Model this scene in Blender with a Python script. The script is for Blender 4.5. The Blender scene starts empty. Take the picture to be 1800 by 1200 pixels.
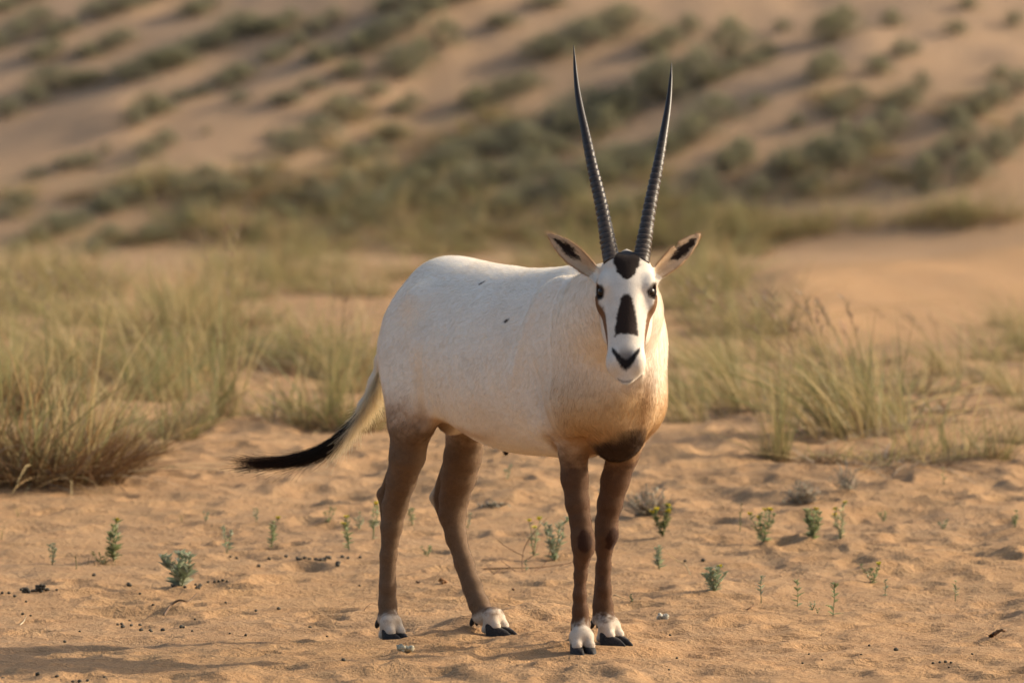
import bpy, bmesh, math, random, os
import numpy as np
from mathutils import Vector, Matrix, Euler

R = math.radians
rng = np.random.default_rng(7)
random.seed(7)
scene = bpy.context.scene
COL = scene.collection

# ------------------------------------------------------------------ camera
CAM_H = 1.40            # eye height of the photographer
FPX = 13800.0           # focal length in pixels of an 1800 px wide frame
YH = 178.0              # row of the level horizon
cam_d = bpy.data.cameras.new('camera')
cam = bpy.data.objects.new('camera', cam_d)
COL.objects.link(cam)
scene.camera = cam
cam.location = (0, 0, CAM_H)
cam.rotation_euler = (R(90), 0, 0)
cam_d.sensor_width = 36.0
cam_d.lens = FPX / 1800 * 36.0
cam_d.shift_y = -(600 - YH) / 1800
cam_d.clip_start = 0.5
cam_d.clip_end = 3000
cam_d.dof.use_dof = True
cam_d.dof.focus_distance = 19.95
cam_d.dof.aperture_fstop = 5.9

# ------------------------------------------------------------------ sky and sun
SUN_EL, SUN_AZ = R(25), R(74)      # azimuth measured clockwise from +Y (away from the camera) towards +X
sun_vec = Vector((math.sin(SUN_AZ) * math.cos(SUN_EL), math.cos(SUN_AZ) * math.cos(SUN_EL), math.sin(SUN_EL)))
world = bpy.data.worlds.new('World')
scene.world = world
world.use_nodes = True
nt = world.node_tree
sky = nt.nodes.new('ShaderNodeTexSky')
sky.sky_type = 'NISHITA'
sky.sun_disc = False
sky.sun_elevation = SUN_EL
sky.sun_rotation = SUN_AZ
sky.dust_density = 4.0
sky.air_density = 1.0
sky.ozone_density = 0.6
bg = nt.nodes['Background']
bg.inputs[1].default_value = 0.15
nt.links.new(sky.outputs[0], bg.inputs[0])

sun_d = bpy.data.lights.new('sun', 'SUN')
sun_d.energy = 3.6
sun_d.angle = R(0.6)
sun_d.color = (1.0, 0.85, 0.64)
sun = bpy.data.objects.new('sun', sun_d)
COL.objects.link(sun)
sun.location = (20, 40, 30)
sun.rotation_euler = (-sun_vec).to_track_quat('-Z', 'Y').to_euler()

vs = scene.view_settings
vs.view_transform = 'Standard'
vs.look = 'None'
vs.exposure = 0.68
vs.gamma = 1.0
vs.use_curve_mapping = False
scene.cycles.max_bounces = 8
scene.cycles.transparent_max_bounces = 8
scene.cycles.use_denoising = True


def P(px, py, yw):
    """place on the sight line through a measured photo pixel, yw metres away"""
    return np.array([(px - 900) / FPX * yw, yw, CAM_H - (py - YH) / FPX * yw])


# ------------------------------------------------------------------ small helpers
def link(o, parent=None):
    COL.objects.link(o)
    if parent is not None:
        o.parent = parent
    return o


def mesh_obj(name, verts, faces, mat, parent=None, smooth=True, colors=None):
    me = bpy.data.meshes.new(name)
    me.from_pydata([tuple(v) for v in verts], [], [tuple(f) for f in faces])
    if smooth:
        me.polygons.foreach_set('use_smooth', [True] * len(me.polygons))
    if colors is not None:
        a = me.color_attributes.new('Col', 'FLOAT_COLOR', 'POINT')
        c = np.ones((len(verts), 4), np.float32)
        c[:, :3] = colors
        a.data.foreach_set('color', c.ravel())
    me.materials.append(mat)
    me.update()
    return link(bpy.data.objects.new(name, me), parent)


def empty(name, loc, rz=0.0):
    e = bpy.data.objects.new(name, None)
    e.empty_display_size = 0.1
    e.location = loc
    e.rotation_euler = (0, 0, rz)
    COL.objects.link(e)
    return e


def tag(o, label=None, cat=None, group=None, kind=None):
    if label: o['label'] = label
    if cat: o['category'] = cat
    if group: o['group'] = group
    if kind: o['kind'] = kind
    return o


class NT:
    """short hand for building a node material"""
    def __init__(self, name):
        self.m = bpy.data.materials.new(name)
        self.m.use_nodes = True
        self.t = self.m.node_tree
        self.b = self.t.nodes['Principled BSDF']
        self.out = self.t.nodes['Material Output']

    def n(self, kind, **kw):
        nd = self.t.nodes.new(kind)
        for k, v in kw.items():
            if k.startswith('i_'):
                nd.inputs[k[2:].replace('_', ' ')].default_value = v
            else:
                setattr(nd, k, v)
        return nd

    def l(self, a, b):
        self.t.links.new(a, b)

    def noise(self, scale, detail=4, rough=0.55, vec=None, dist=0.0):
        nd = self.n('ShaderNodeTexNoise')
        nd.inputs['Scale'].default_value = scale
        nd.inputs['Detail'].default_value = detail
        nd.inputs['Roughness'].default_value = rough
        nd.inputs['Distortion'].default_value = dist
        if vec is not None: self.l(vec, nd.inputs['Vector'])
        return nd.outputs[0]

    def ramp(self, fac, stops):
        nd = self.n('ShaderNodeValToRGB')
        el = nd.color_ramp.elements
        while len(el) < len(stops): el.new(0.5)
        for e, (p, c) in zip(el, stops):
            e.position = p
            e.color = (*c, 1) if len(c) == 3 else c
        self.l(fac, nd.inputs[0])
        return nd.outputs[0]

    def mix(self, fac, a, b, mode='MIX'):
        nd = self.n('ShaderNodeMix', data_type='RGBA', blend_type=mode)
        for sock, v in ((nd.inputs[0], fac), (nd.inputs[6], a), (nd.inputs[7], b)):
            if isinstance(v, (int, float)): sock.default_value = v
            elif isinstance(v, tuple): sock.default_value = (*v, 1)
            else: self.l(v, sock)
        return nd.outputs[2]

    def math(self, op, a, b=0.0):
        nd = self.n('ShaderNodeMath', operation=op)
        for sock, v in ((nd.inputs[0], a), (nd.inputs[1], b)):
            if isinstance(v, (int, float)): sock.default_value = v
            else: self.l(v, sock)
        return nd.outputs[0]

    def bump(self, h, strength, dist, prev=None):
        nd = self.n('ShaderNodeBump')
        nd.inputs['Strength'].default_value = strength
        nd.inputs['Distance'].default_value = dist
        self.l(h, nd.inputs['Height'])
        if prev is not None: self.l(prev, nd.inputs['Normal'])
        return nd.outputs[0]

    def attr(self, name='Col'):
        return self.n('ShaderNodeAttribute', attribute_name=name).outputs['Color']

    def obj_coord(self):
        return self.n('ShaderNodeTexCoord').outputs['Object']


def cubic(xs, ys, x):
    """natural cubic spline through (xs, ys) evaluated at x (clamped)"""
    xs, ys = np.asarray(xs, float), np.asarray(ys, float)
    n = len(xs); h = np.diff(xs)
    A = np.zeros((n, n)); b = np.zeros(n)
    A[0, 0] = A[-1, -1] = 1
    for i in range(1, n - 1):
        A[i, i - 1] = h[i - 1]; A[i, i] = 2 * (h[i - 1] + h[i]); A[i, i + 1] = h[i]
        b[i] = 3 * ((ys[i + 1] - ys[i]) / h[i] - (ys[i] - ys[i - 1]) / h[i - 1])
    c = np.linalg.solve(A, b)
    x = np.clip(x, xs[0], xs[-1])
    i = np.clip(np.searchsorted(xs, x) - 1, 0, n - 2)
    t = x - xs[i]
    bb = (ys[i + 1] - ys[i]) / h[i] - h[i] * (2 * c[i] + c[i + 1]) / 3
    return ys[i] + bb * t + c[i] * t ** 2 + (c[i + 1] - c[i]) / (3 * h[i]) * t ** 3


def _hash2(ix, iy, seed):
    h = (ix.astype(np.int64) * 374761393 + iy.astype(np.int64) * 668265263 + seed * 974634777) & 0xFFFFFFFF
    h = ((h ^ (h >> 13)) * 1274126177) & 0xFFFFFFFF
    h = h ^ (h >> 16)
    return (h & 0xFFFFFF) / float(0xFFFFFF)


def vnoise(x, y, seed=0):
    """smooth value noise in [-1, 1]"""
    ix, iy = np.floor(x), np.floor(y)
    fx, fy = x - ix, y - iy
    fx = fx * fx * fx * (fx * (fx * 6 - 15) + 10); fy = fy * fy * fy * (fy * (fy * 6 - 15) + 10)
    a, b = _hash2(ix, iy, seed), _hash2(ix + 1, iy, seed)
    c, d = _hash2(ix, iy + 1, seed), _hash2(ix + 1, iy + 1, seed)
    return (a + (b - a) * fx + (c - a) * fy + (a - b - c + d) * fx * fy) * 2 - 1


def sstep(a, b, x):
    t = np.clip((x - a) / (b - a), 0, 1)
    return t * t * (3 - 2 * t)
# =================================================================== sand
HILL0 = 69.0


def base_h(x, y):
    """dry flat, low swells, a sand ridge on the right and the dune slope behind"""
    h = cubic([0, 10, 16, 19, 20.5, 22, 24, 26, 28, 31, 35, 40, 46, 54, 60, 66, 72], [0, 0, 0, 0, .002, .035, .125, .220, .255, .270, .278, .255, .215, .155, .105, .06, .03], np.clip(y, 0, 72))
    # sand ridge
    yc = 44.0 + (x - 1.3) * 4.7                          # its crest runs away to the right, so the near face looks to the sun
    t = y - np.clip(yc, 40, 75)
    h = h + .20 * np.where(t < 0, sstep(-8.5, 0, t), np.exp(-(t / 4.5) ** 2)) * sstep(.7, 1.7, x)
    # gentle swells of the middle distance
    mid = sstep(25, 31, y) * (1 - sstep(64, 72, y))
    h = h + mid * (.045 * vnoise(x * .55, y * .16 + 3, 31) + .03 * vnoise(x * 1.3, y * .4, 32))
    # dune
    d = np.maximum(y - HILL0 + .16 * x - .5 * vnoise(x * .22, y * .1, 33), 0)
    slope = .34 + .045 * vnoise(x * .12 + 4, y * .08, 34)
    rise = slope * d * d / (d + 1.6)
    rise = np.where(rise > 9, 9 + 6 * (1 - np.exp(-(rise - 9) / 6)), rise)
    h = h + rise
    far = sstep(HILL0, HILL0 + 5, y)
    q = x * .55 - y * .45                                # relief runs up to the right
    h = h + far * (.22 * vnoise(q * .45, (x + y) * .12, 35) + .10 * vnoise(q * 1.1, (x + y) * .30, 36) + .035 * vnoise(x * 2.1, y * 1.3, 37))
    return h


def graded(lo, f0, f1, hi, step, g):
    """coordinates: even step between f0 and f1, growing outside"""
    mid = np.arange(f0, f1 + step / 2, step)
    up = []; v = f1; s = step
    while v < hi:
        s *= g; v += s; up.append(v)
    dn = []; v = f0; s = step
    while v > lo:
        s *= g; v -= s; dn.append(v)
    return np.concatenate([dn[::-1], mid, up])


GX = graded(-500, -1.95, 1.95, 500, .0125, 1.055)
GY1 = graded(-60, 18.3, 26.5, 26.6, .0185, 1.06)
tail_y = []; v = GY1[-1]; s = .02
while v < 900:
    s = min(s * 1.012, .16) if v < 92 else s * 1.09
    v += s; tail_y.append(v)
GY = np.concatenate([GY1, tail_y])
gx, gy = np.meshgrid(GX, GY, indexing='ij')
GH = base_h(gx, gy)
# wind-worn, trampled surface: soft dents, scuffs and small heaps
nearm = sstep(4, 12, gy) * (1 - .75 * sstep(30, 60, gy))
wx = gx + .10 * vnoise(gx * 1.7, gy * 1.7, 1); wy = gy + .12 * vnoise(gx * 1.6 + 9, gy * 1.6, 2)
tex = .0150 * vnoise(wx * 1.9, wy * 1.5, 3) + .0100 * vnoise(wx * 4.3, wy * 3.4, 4) + .0085 * vnoise(wx * 9.5, wy * 7.0, 5)
rid = 1 - np.abs(vnoise(wx * 6.2 + 5, wy * 4.6, 6)); tex += .0085 * (rid ** 3 - .25)
tex += .0038 * vnoise(wx * 22, wy * 18, 7) + .0021 * vnoise(wx * 52, wy * 44, 8)
GH += tex * (.95 + .55 * vnoise(gx * .9 + 2, gy * .6, 12)) * nearm + .0022 * nearm * (1 - np.abs(vnoise(wx * 17, wy * 11, 14))) ** 2 * sstep(-.2, .5, vnoise(gx * 1.1, gy * .8, 15))


def dent(cx, cy, r, dep, rim=.35, ex=1.0, ang=0.0):
    i0, i1 = np.searchsorted(GX, [cx - 3 * r * ex, cx + 3 * r * ex]); j0, j1 = np.searchsorted(GY, [cy - 3 * r * ex, cy + 3 * r * ex])
    X, Y = gx[i0:i1, j0:j1] - cx, gy[i0:i1, j0:j1] - cy
    c, s = math.cos(ang), math.sin(ang)
    u, v = (X * c + Y * s) / ex, -X * s + Y * c
    d = np.sqrt(u * u + v * v) / r
    GH[i0:i1, j0:j1] += -dep * np.exp(-(d ** 2.6)) + dep * rim * np.exp(-((d - 1.35) / .38) ** 2)


rg = np.random.default_rng(21)
for _ in range(900):
    cy = 18.2 + 9.5 * rg.random() ** 1.1
    cx = rg.uniform(-.075, .075) * cy * 1.2
    dent(cx, cy, rg.uniform(.022, .065), rg.uniform(.004, .013), rg.uniform(.25, .6), rg.uniform(1, 1.6), rg.uniform(0, 3.1))
for (px, py, yw, r, dep) in [(170, 1085, 19.3, .085, .020), (100, 1065, 19.7, .06, .012), (1320, 965, 21.6, .05, .01)]:
    p = P(px, py, yw); dent(p[0], 19320 / (py - YH), r, dep, .4, 1.5)
# heaps between the legs
for (x, y, r, a) in [(.02, 20.75, .16, .035), (.16, 20.70, .14, .028), (-.10, 20.55, .10, .018), (.55, 21.0, .15, .025), (.30, 20.05, .16, .012)]:
    d2 = ((gx - x) ** 2 + ((gy - y) * .8) ** 2) / r ** 2
    GH += a * np.exp(-d2)
# the animal stands in its own hoof prints
FOOTPOS = {'HR': ((689, 1124, 20.31), R(42)), 'HL': ((871, 1114, 20.27), R(52)), 'FR': ((1023, 1149, 19.64), R(16)), 'FL': ((1073, 1130, 19.78), R(46))}
for (px, py, d), a in FOOTPOS.values():
    c = P(px, py, d)
    cx, cy = c[0] + math.sin(a) * .018, c[1] - math.cos(a) * .018
    dd = np.sqrt((gx - cx) ** 2 + (gy - cy) ** 2)
    w = np.exp(-(dd / .24) ** 2)
    tgt = c[2] - .0035
    near = np.exp(-(dd / .075) ** 4)
    # bring the broad level to the foot, then flatten under it
    i, j = np.searchsorted(GX, cx), np.searchsorted(GY, cy)
    GH += w * (tgt - GH[i, j])
    GH += near * .9 * (tgt - GH) + .003 * np.exp(-((dd - .10) / .025) ** 2)


def ground(x, y):
    i = int(np.clip(np.searchsorted(GX, x) - 1, 0, len(GX) - 2)); j = int(np.clip(np.searchsorted(GY, y) - 1, 0, len(GY) - 2))
    a = (x - GX[i]) / (GX[i + 1] - GX[i]); b = (y - GY[j]) / (GY[j + 1] - GY[j])
    return float(GH[i, j] * (1 - a) * (1 - b) + GH[i + 1, j] * a * (1 - b) + GH[i, j + 1] * (1 - a) * b + GH[i + 1, j + 1] * a * b)


MARCH = np.concatenate([np.arange(17.5, 34, .02), np.arange(34, 110, .06)])


def hit(px, py):
    """where on the ground a measured photo point lies"""
    x = (px - 900) / FPX * MARCH; z = CAM_H - (py - YH) / FPX * MARCH
    i = np.clip(np.searchsorted(GX, x) - 1, 0, len(GX) - 2); j = np.clip(np.searchsorted(GY, MARCH) - 1, 0, len(GY) - 2)
    below = np.nonzero(z < GH[i, j])[0]
    k = below[0] if len(below) else len(MARCH) - 1
    y = MARCH[k]; xx = (px - 900) / FPX * y
    return np.array([xx, y, ground(xx, y)])


sm = NT('sand')
oc = sm.obj_coord()
n_big = sm.noise(.9, 5, .6, oc); n_mid = sm.noise(7, 5, .6, oc); n_grain = sm.noise(230, 3, .75, oc); n_fine = sm.noise(60, 4, .65, oc)
cs = sm.mix(sm.ramp(n_big, [(.35, (0, 0, 0)), (.65, (1, 1, 1))]), (.385, .236, .116), (.360, .228, .122))
cs = sm.mix(sm.ramp(n_mid, [(.38, (0, 0, 0)), (.62, (1, 1, 1))]), cs, sm.mix(.5, cs, (.335, .188, .088)))
cs = sm.mix(.42, cs, sm.ramp(n_grain, [(.30, (.18, .14, .12)), (.50, (1, 1, 1)), (.75, (1, .98, .9))]), 'MULTIPLY')
cs = sm.mix(.34, cs, sm.ramp(n_fine, [(.35, (.55, .50, .46)), (.6, (1, 1, 1))]), 'MULTIPLY')
geo = sm.n('ShaderNodeSeparateXYZ'); sm.l(oc, geo.inputs[0])
dune = sm.n('ShaderNodeMapRange'); dune.inputs[1].default_value = 60; dune.inputs[2].default_value = 76; sm.l(geo.outputs[1], dune.inputs[0])
cs = sm.mix(dune.outputs[0], cs, sm.mix(.55, cs, (.345, .245, .165)))          # sand colour turns greyer towards the dune
sm.l(cs, sm.b.inputs['Base Color'])
sm.b.inputs['Roughness'].default_value = .95
sm.b.inputs['Specular IOR Level'].default_value = .12
sm.l(sm.bump(n_grain, .55, .002, sm.bump(n_fine, .9, .009, sm.bump(sm.noise(24, 4, .7, oc, .6), .55, .018))), sm.b.inputs['Normal'])

nX, nY = gx.shape
me = bpy.data.meshes.new('sand_ground')
gv = np.stack([gx, gy, GH], -1).reshape(-1, 3).astype(np.float32)
ii, jj = np.meshgrid(np.arange(nX - 1), np.arange(nY - 1), indexing='ij')
a0 = (ii * nY + jj).ravel()
gq = np.stack([a0, a0 + nY, a0 + nY + 1, a0 + 1], 1).astype(np.int32)
me.vertices.add(len(gv)); me.vertices.foreach_set('co', gv.ravel())
me.loops.add(len(gq) * 4); me.loops.foreach_set('vertex_index', gq.ravel())
me.polygons.add(len(gq)); me.polygons.foreach_set('loop_start', np.arange(0, len(gq) * 4, 4, dtype=np.int32))
me.polygons.foreach_set('use_smooth', np.ones(len(gq), bool))
me.update()
me.materials.append(sm.m)
go = link(bpy.data.objects.new('sand_ground', me))
tag(go, 'orange desert sand rising into a shrub-dotted dune behind', 'sand', kind='structure')
print('ground', gx.shape)
# =================================================================== the oryx
HEAD_A = R(33)                                   # heading, measured from "towards the camera" to the right
OO = np.array([0.02, 20.0, 0.0])                 # ground under the middle of the trunk
FW = np.array([math.sin(HEAD_A), -math.cos(HEAD_A), 0.0])
LF_ = np.array([math.cos(HEAD_A), math.sin(HEAD_A), 0.0])
UP = np.array([0.0, 0.0, 1.0])
MLOC = np.stack([FW, LF_, UP])                   # rows: world -> local


def loc(w): return MLOC @ (np.asarray(w, float) - OO)
def PL(px, py, yw): return loc(P(px, py, yw))
def dirl(w): return MLOC @ np.asarray(w, float)


def rcone(p, a, b, ra, rb):
    ab = b - a
    t = np.clip((p - a) @ ab / max(ab @ ab, 1e-9), 0, 1)
    return np.linalg.norm(p - a - t[:, None] * ab, axis=1) - (ra + (rb - ra) * t)


def ell(p, c, r, rot=None):
    r = np.asarray(r, float); c = np.asarray(c, float)
    m = float(r.max()) + .08
    near = (np.abs(p - c) < m).all(1)
    if not near.all():
        d = np.linalg.norm(p - c, axis=1) - r.max()
        if near.any(): d[near] = ell(p[near], c, r, rot)
        return d
    q = p - c
    if rot is not None: q = q @ rot              # columns of rot = axes of the ellipsoid
    k0 = np.linalg.norm(q / r, axis=1); k1 = np.linalg.norm(q / (r * r), axis=1) + 1e-9
    return k0 * (k0 - 1) / k1


def smin(a, b, k):
    h = np.maximum(k - np.abs(a - b), 0) / k
    return np.minimum(a, b) - h * h * k * 0.25


def smax(a, b, k): return -smin(-a, -b, k)


def loft(u, s, n, st):
    """organic tube: stations (u, half width, front, back)"""
    st = np.array(st)
    uc = np.clip(u, st[0, 0], st[-1, 0])
    w = np.maximum(cubic(st[:, 0], st[:, 1], uc), 0.004)
    f = cubic(st[:, 0], st[:, 2], uc); b = cubic(st[:, 0], st[:, 3], uc)
    c = (f + b) / 2; a = np.maximum((f - b) / 2, 0.004)
    k0 = np.sqrt((s / w) ** 2 + ((n - c) / a) ** 2); k1 = np.sqrt((s / w ** 2) ** 2 + ((n - c) / a ** 2) ** 2) + 1e-9
    d = k0 * (k0 - 1) / k1
    d = np.where(k0 < 0.05, -np.minimum(w, a), d)
    du = np.abs(u - uc)
    return np.where(du > 0, np.sqrt(np.maximum(d, 0) ** 2 + du ** 2) + np.minimum(d, 0), d)


def rotz(a):
    c, s = math.cos(a), math.sin(a)
    return np.array([[c, -s, 0], [s, c, 0], [0, 0, 1.0]])


def roty(a):
    c, s = math.cos(a), math.sin(a)
    return np.array([[c, 0, s], [0, 1.0, 0], [-s, 0, c]])


# --- trunk profile: X, half width, top, bottom
TRUNK = [(-.500, .030, .84, .75), (-.475, .080, .905, .69), (-.43, .117, .960, .65), (-.37, .152, .994, .615), (-.30, .177, 1.001, .592),
         (-.18, .203, .990, .552), (-.05, .217, .980, .513), (.08, .217, .975, .500), (.20, .196, .982, .500), (.30, .163, .985, .505),
         (.38, .132, .955, .530), (.45, .105, .885, .575), (.50, .055, .78, .66)]

# --- legs: (px, py, distance, radius in px)
LEG_HR = [(738, 690, 20.215, 50), (723, 745, 20.20, 38), (716, 800, 20.22, 31), (705, 845, 20.27, 25), (694, 888, 20.32, 21.5), (688, 925, 20.33, 18),
          (683, 975, 20.34, 13.5), (682, 1030, 20.345, 13.0), (682, 1062, 20.35, 14.5), (682, 1084, 20.35, 17)]
LEG_HL = [(822, 700, 20.34, 50), (818, 765, 20.38, 33), (813, 803, 20.40, 32), (806, 838, 20.42, 30), (798, 875, 20.44, 25), (795, 905, 20.44, 22.5),
          (802, 945, 20.42, 17.5), (816, 988, 20.39, 15.5), (831, 1030, 20.36, 15.5), (843, 1062, 20.33, 16.5), (850, 1080, 20.32, 18)]
LEG_FR = [(1006, 735, 19.66, 36), (1008, 795, 19.68, 25.5), (1010, 840, 19.68, 23.0), (1015, 885, 19.67, 20), (1020, 915, 19.665, 17.5), (1024, 942, 19.66, 19), (1025, 960, 19.66, 18.5),
          (1022, 985, 19.665, 12.5), (1020.5, 1010, 19.67, 10.4), (1019, 1045, 19.67, 10.6), (1020, 1072, 19.675, 12.5), (1021, 1096, 19.68, 16.5)]
LEG_FL = [(1112, 735, 19.76, 42), (1095, 795, 19.77, 28), (1081, 845, 19.78, 24), (1072, 885, 19.785, 21), (1066, 918, 19.79, 18.5), (1066, 938, 19.79, 19), (1062, 962, 19.795, 14),
          (1061.5, 995, 19.80, 11.7), (1061, 1035, 19.80, 12.5), (1060.5, 1066, 19.81, 16), (1061, 1084, 19.81, 18.5)]
LEGS = {'HR': LEG_HR, 'HL': LEG_HL, 'FR': LEG_FR, 'FL': LEG_FL}
# feet: hoof middle on the ground (px, py, distance), direction of the toe
FEET = {'HR': ((689, 1124, 20.31), R(42)), 'HL': ((871, 1114, 20.27), R(52)), 'FR': ((1023, 1149, 19.64), R(16)), 'FL': ((1073, 1130, 19.78), R(46))}


def leg_chain(k): return [(PL(x, y, d), r * d / FPX) for x, y, d, r in LEGS[k]]


CHAIN = {k: leg_chain(k) for k in LEGS}


def foot_frame(k):
    (px, py, d), a = FEET[k]
    c = PL(px, py, d)
    f = dirl((math.sin(a), -math.cos(a), 0)); l = np.cross(UP, f)
    return c, f, l


def culled(fn, box, p, margin=.06):
    """evaluate fn only near its box; farther points get the distance to the box"""
    lo, hi = box
    q = np.maximum(np.maximum(lo - p, p - hi), 0)
    d = np.sqrt((q * q).sum(1)) + .02
    m = d < margin
    if m.any(): d[m] = fn(p[m])
    return d


def leg_box(k):
    a = np.array([c for c, r in CHAIN[k]] + [foot_frame(k)[0]])
    return a.min(0) - .07, a.max(0) + .07


def d_leg(p, k):
    return culled(lambda q: d_leg0(q, k), leg_box(k), p)


def d_leg0(p, k):
    ch = CHAIN[k]
    d = None
    for (a, ra), (b, rb) in zip(ch[:-1], ch[1:]):
        e = rcone(p, a, b, ra, rb)
        d = e if d is None else smin(d, e, 0.012)
    if k == 'HR':      # point of the hock and the tendon that runs up from it
        d = smin(d, rcone(p, PL(704, 795, 20.27), PL(673, 868, 20.37), .017, .0105), .022)
        d = smin(d, rcone(p, PL(673, 868, 20.37), PL(676, 915, 20.365), .0125, .009), .02)
    if k == 'HL':
        d = smin(d, rcone(p, PL(795, 800, 20.45), PL(767, 872, 20.49), .018, .013), .022)
        d = smin(d, rcone(p, PL(767, 876, 20.49), PL(783, 918, 20.47), .0145, .011), .02)
    if k in ('FR', 'FL'):  # carpal bone
        kn, kr = ch[5] if k == 'FL' else ch[6]
        d = smin(d, ell(p, kn + dirl((.004, -.010, -.002)), (.021, .019, .030)), .014)
    # tendon behind the cannon
    a, ra = ch[-4]; b, rb = ch[-2]
    off = -foot_frame(k)[1] * .0135
    d = smin(d, rcone(p, a + off, b + off, ra * .62, rb * .7), .010)
    # fetlock, two toes and the spurs of the dew claws
    c, f, l = foot_frame(k)
    fet, fr = ch[-1]
    pas = c + UP * .050 - f * .006
    d = smin(d, rcone(p, fet, pas, fr * .85, .0185), .012)
    dd = None
    for s in (-1, 1):
        mid = c + l * s * .0125 + UP * .044 - f * .004
        toe = c + l * s * .0168 + UP * .022 + f * .014
        hee = c + l * s * .0140 + UP * .012 - f * .022
        e = smin(rcone(p, pas + l * s * .006, mid, .0135, .0138), rcone(p, mid, toe, .0138, .0135), .012)
        e = smin(e, rcone(p, mid, hee, .0145, .0105), .014)
        dd = e if dd is None else smin(dd, e, .010)
        d = smin(d, rcone(p, fet - f * .010 + l * s * .008, fet - f * .024 + l * s * .010 - UP * .012, .010, .0065), .01)
    return smin(d, dd, .014)


# --- head frame
HYAW = R(-1.5)
TILT = R(33)
_hf = np.array([math.sin(HYAW), -math.cos(HYAW), 0.0])          # where the face looks
H_S = dirl((math.cos(HYAW), math.sin(HYAW), 0))                 # to the animal's left
H_U = dirl(_hf * math.sin(TILT) - UP * math.cos(TILT))          # from the poll to the muzzle
H_N = dirl(_hf * math.cos(TILT) + UP * math.sin(TILT))          # out of the face
H_O = PL(1101.5, 474, 19.40)
HEADST = [(-.030, .034, .030, -.030), (-.008, .056, .052, -.055), (.03, .066, .062, -.075), (.075, .069, .063, -.085), (.12, .064, .058, -.085),
          (.165, .0545, .050, -.072), (.205, .0475, .044, -.056), (.237, .0455, .039, -.046), (.269, .0455, .033, -.040), (.292, .0395, .022, -.034), (.308, .026, .006, -.026)]


def hcoord(p):
    q = p - H_O
    return q @ H_U, q @ H_S, q @ H_N


def hp(u, s, n): return H_O + H_U * u + H_S * s + H_N * n


EARS = {}
for side, (bx, by, tx, ty) in {'R': (1046, 479, 962, 410), 'L': (1153, 481, 1232, 410)}.items():
    b = P(bx, by, 19.425); t = P(tx, ty, 19.47)
    e = t - b; L = np.linalg.norm(e); e = e / L
    nn = np.array([0.25 if side == 'L' else -0.25, -1.0, -.05]); nn -= e * (nn @ e); nn /= np.linalg.norm(nn)
    EARS[side] = (loc(b), dirl(e), dirl(nn), dirl(np.cross(nn, e)), L)


EAR_NICK = PL(1188.5, 431.5, 19.445)


def ear_coord(p, k):
    b, e, n, w, L = EARS[k]
    q = p - b
    return (q @ e) / L, q @ w, q @ n


def d_ear(p, k):
    b, e, n, w, L = EARS[k]
    a = np.array([b, b + e * L])
    return culled(lambda q: d_ear0(q, k), (a.min(0) - .035, a.max(0) + .035), p, .05)


def d_ear0(p, k):
    t, w, n = ear_coord(p, k)
    L = EARS[k][4]
    hw = np.interp(t, [-.15, 0, .18, .42, .65, .83, .94, 1.0], [.016, .017, .0225, .0265, .0235, .0155, .0085, .001])
    cup = np.interp(t, [-.1, .1, .4, .8, 1], [.018, .020, .013, .004, .0])
    n0 = cup * ((w / np.maximum(hw, .004)) ** 2 - .45)
    slab = np.abs(n - n0) - np.interp(t, [0, .3, 1], [.0060, .0046, .0036])
    d = smax(slab, np.abs(w) - hw, .005)
    d = np.maximum(d, (t - 1) * L)
    if k == 'L': d = np.maximum(d, .0065 - np.linalg.norm((p - EAR_NICK) * np.array([1, 1, 1]), axis=1))   # old tear in the ear
    return np.maximum(d, (-.12 - t) * L)


def d_head(p):
    a = np.array([H_O, H_O + H_U * .33])
    return culled(d_head0, (a.min(0) - .10, a.max(0) + .10), p, .05)


def d_head0(p):
    u, s, n = hcoord(p)
    d = loft(u, s, n, HEADST)
    a = np.abs(s)
    m = np.stack([u, a, n], 1)
    d = smin(d, ell(m, (.066, .056, .030), (.034, .018, .020)), .022)        # brow
    d = smin(d, ell(m, (.098, .060, .008), (.030, .014, .016)), .020)        # cheek bone under the eye
    d = smax(d, -ell(m, (.138, .053, .050), (.048, .016, .019)), .018)       # hollow in front of the eye
    d = smin(d, ell(m, (.13, .040, -.055), (.055, .022, .030)), .02)         # jaw
    d = smin(d, ell(m, (.269, .026, .007), (.029, .020, .025)), .016)        # lips
    d = smin(d, ell(m, (-.004, .028, .022), (.022, .020, .022)), .03)         # horn pedicles
    d = smax(d, -ell(m, (.080, .066, .029), (.019, .011, .0125)), .006)      # eye socket
    d = smin(d, ell(m, (.290, .0, -.027), (.019, .024, .013)), .006)         # chin
    return d


NECK_A, NECK_B = np.array([.36, .005, .80]), hp(.03, 0, -.035)


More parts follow.
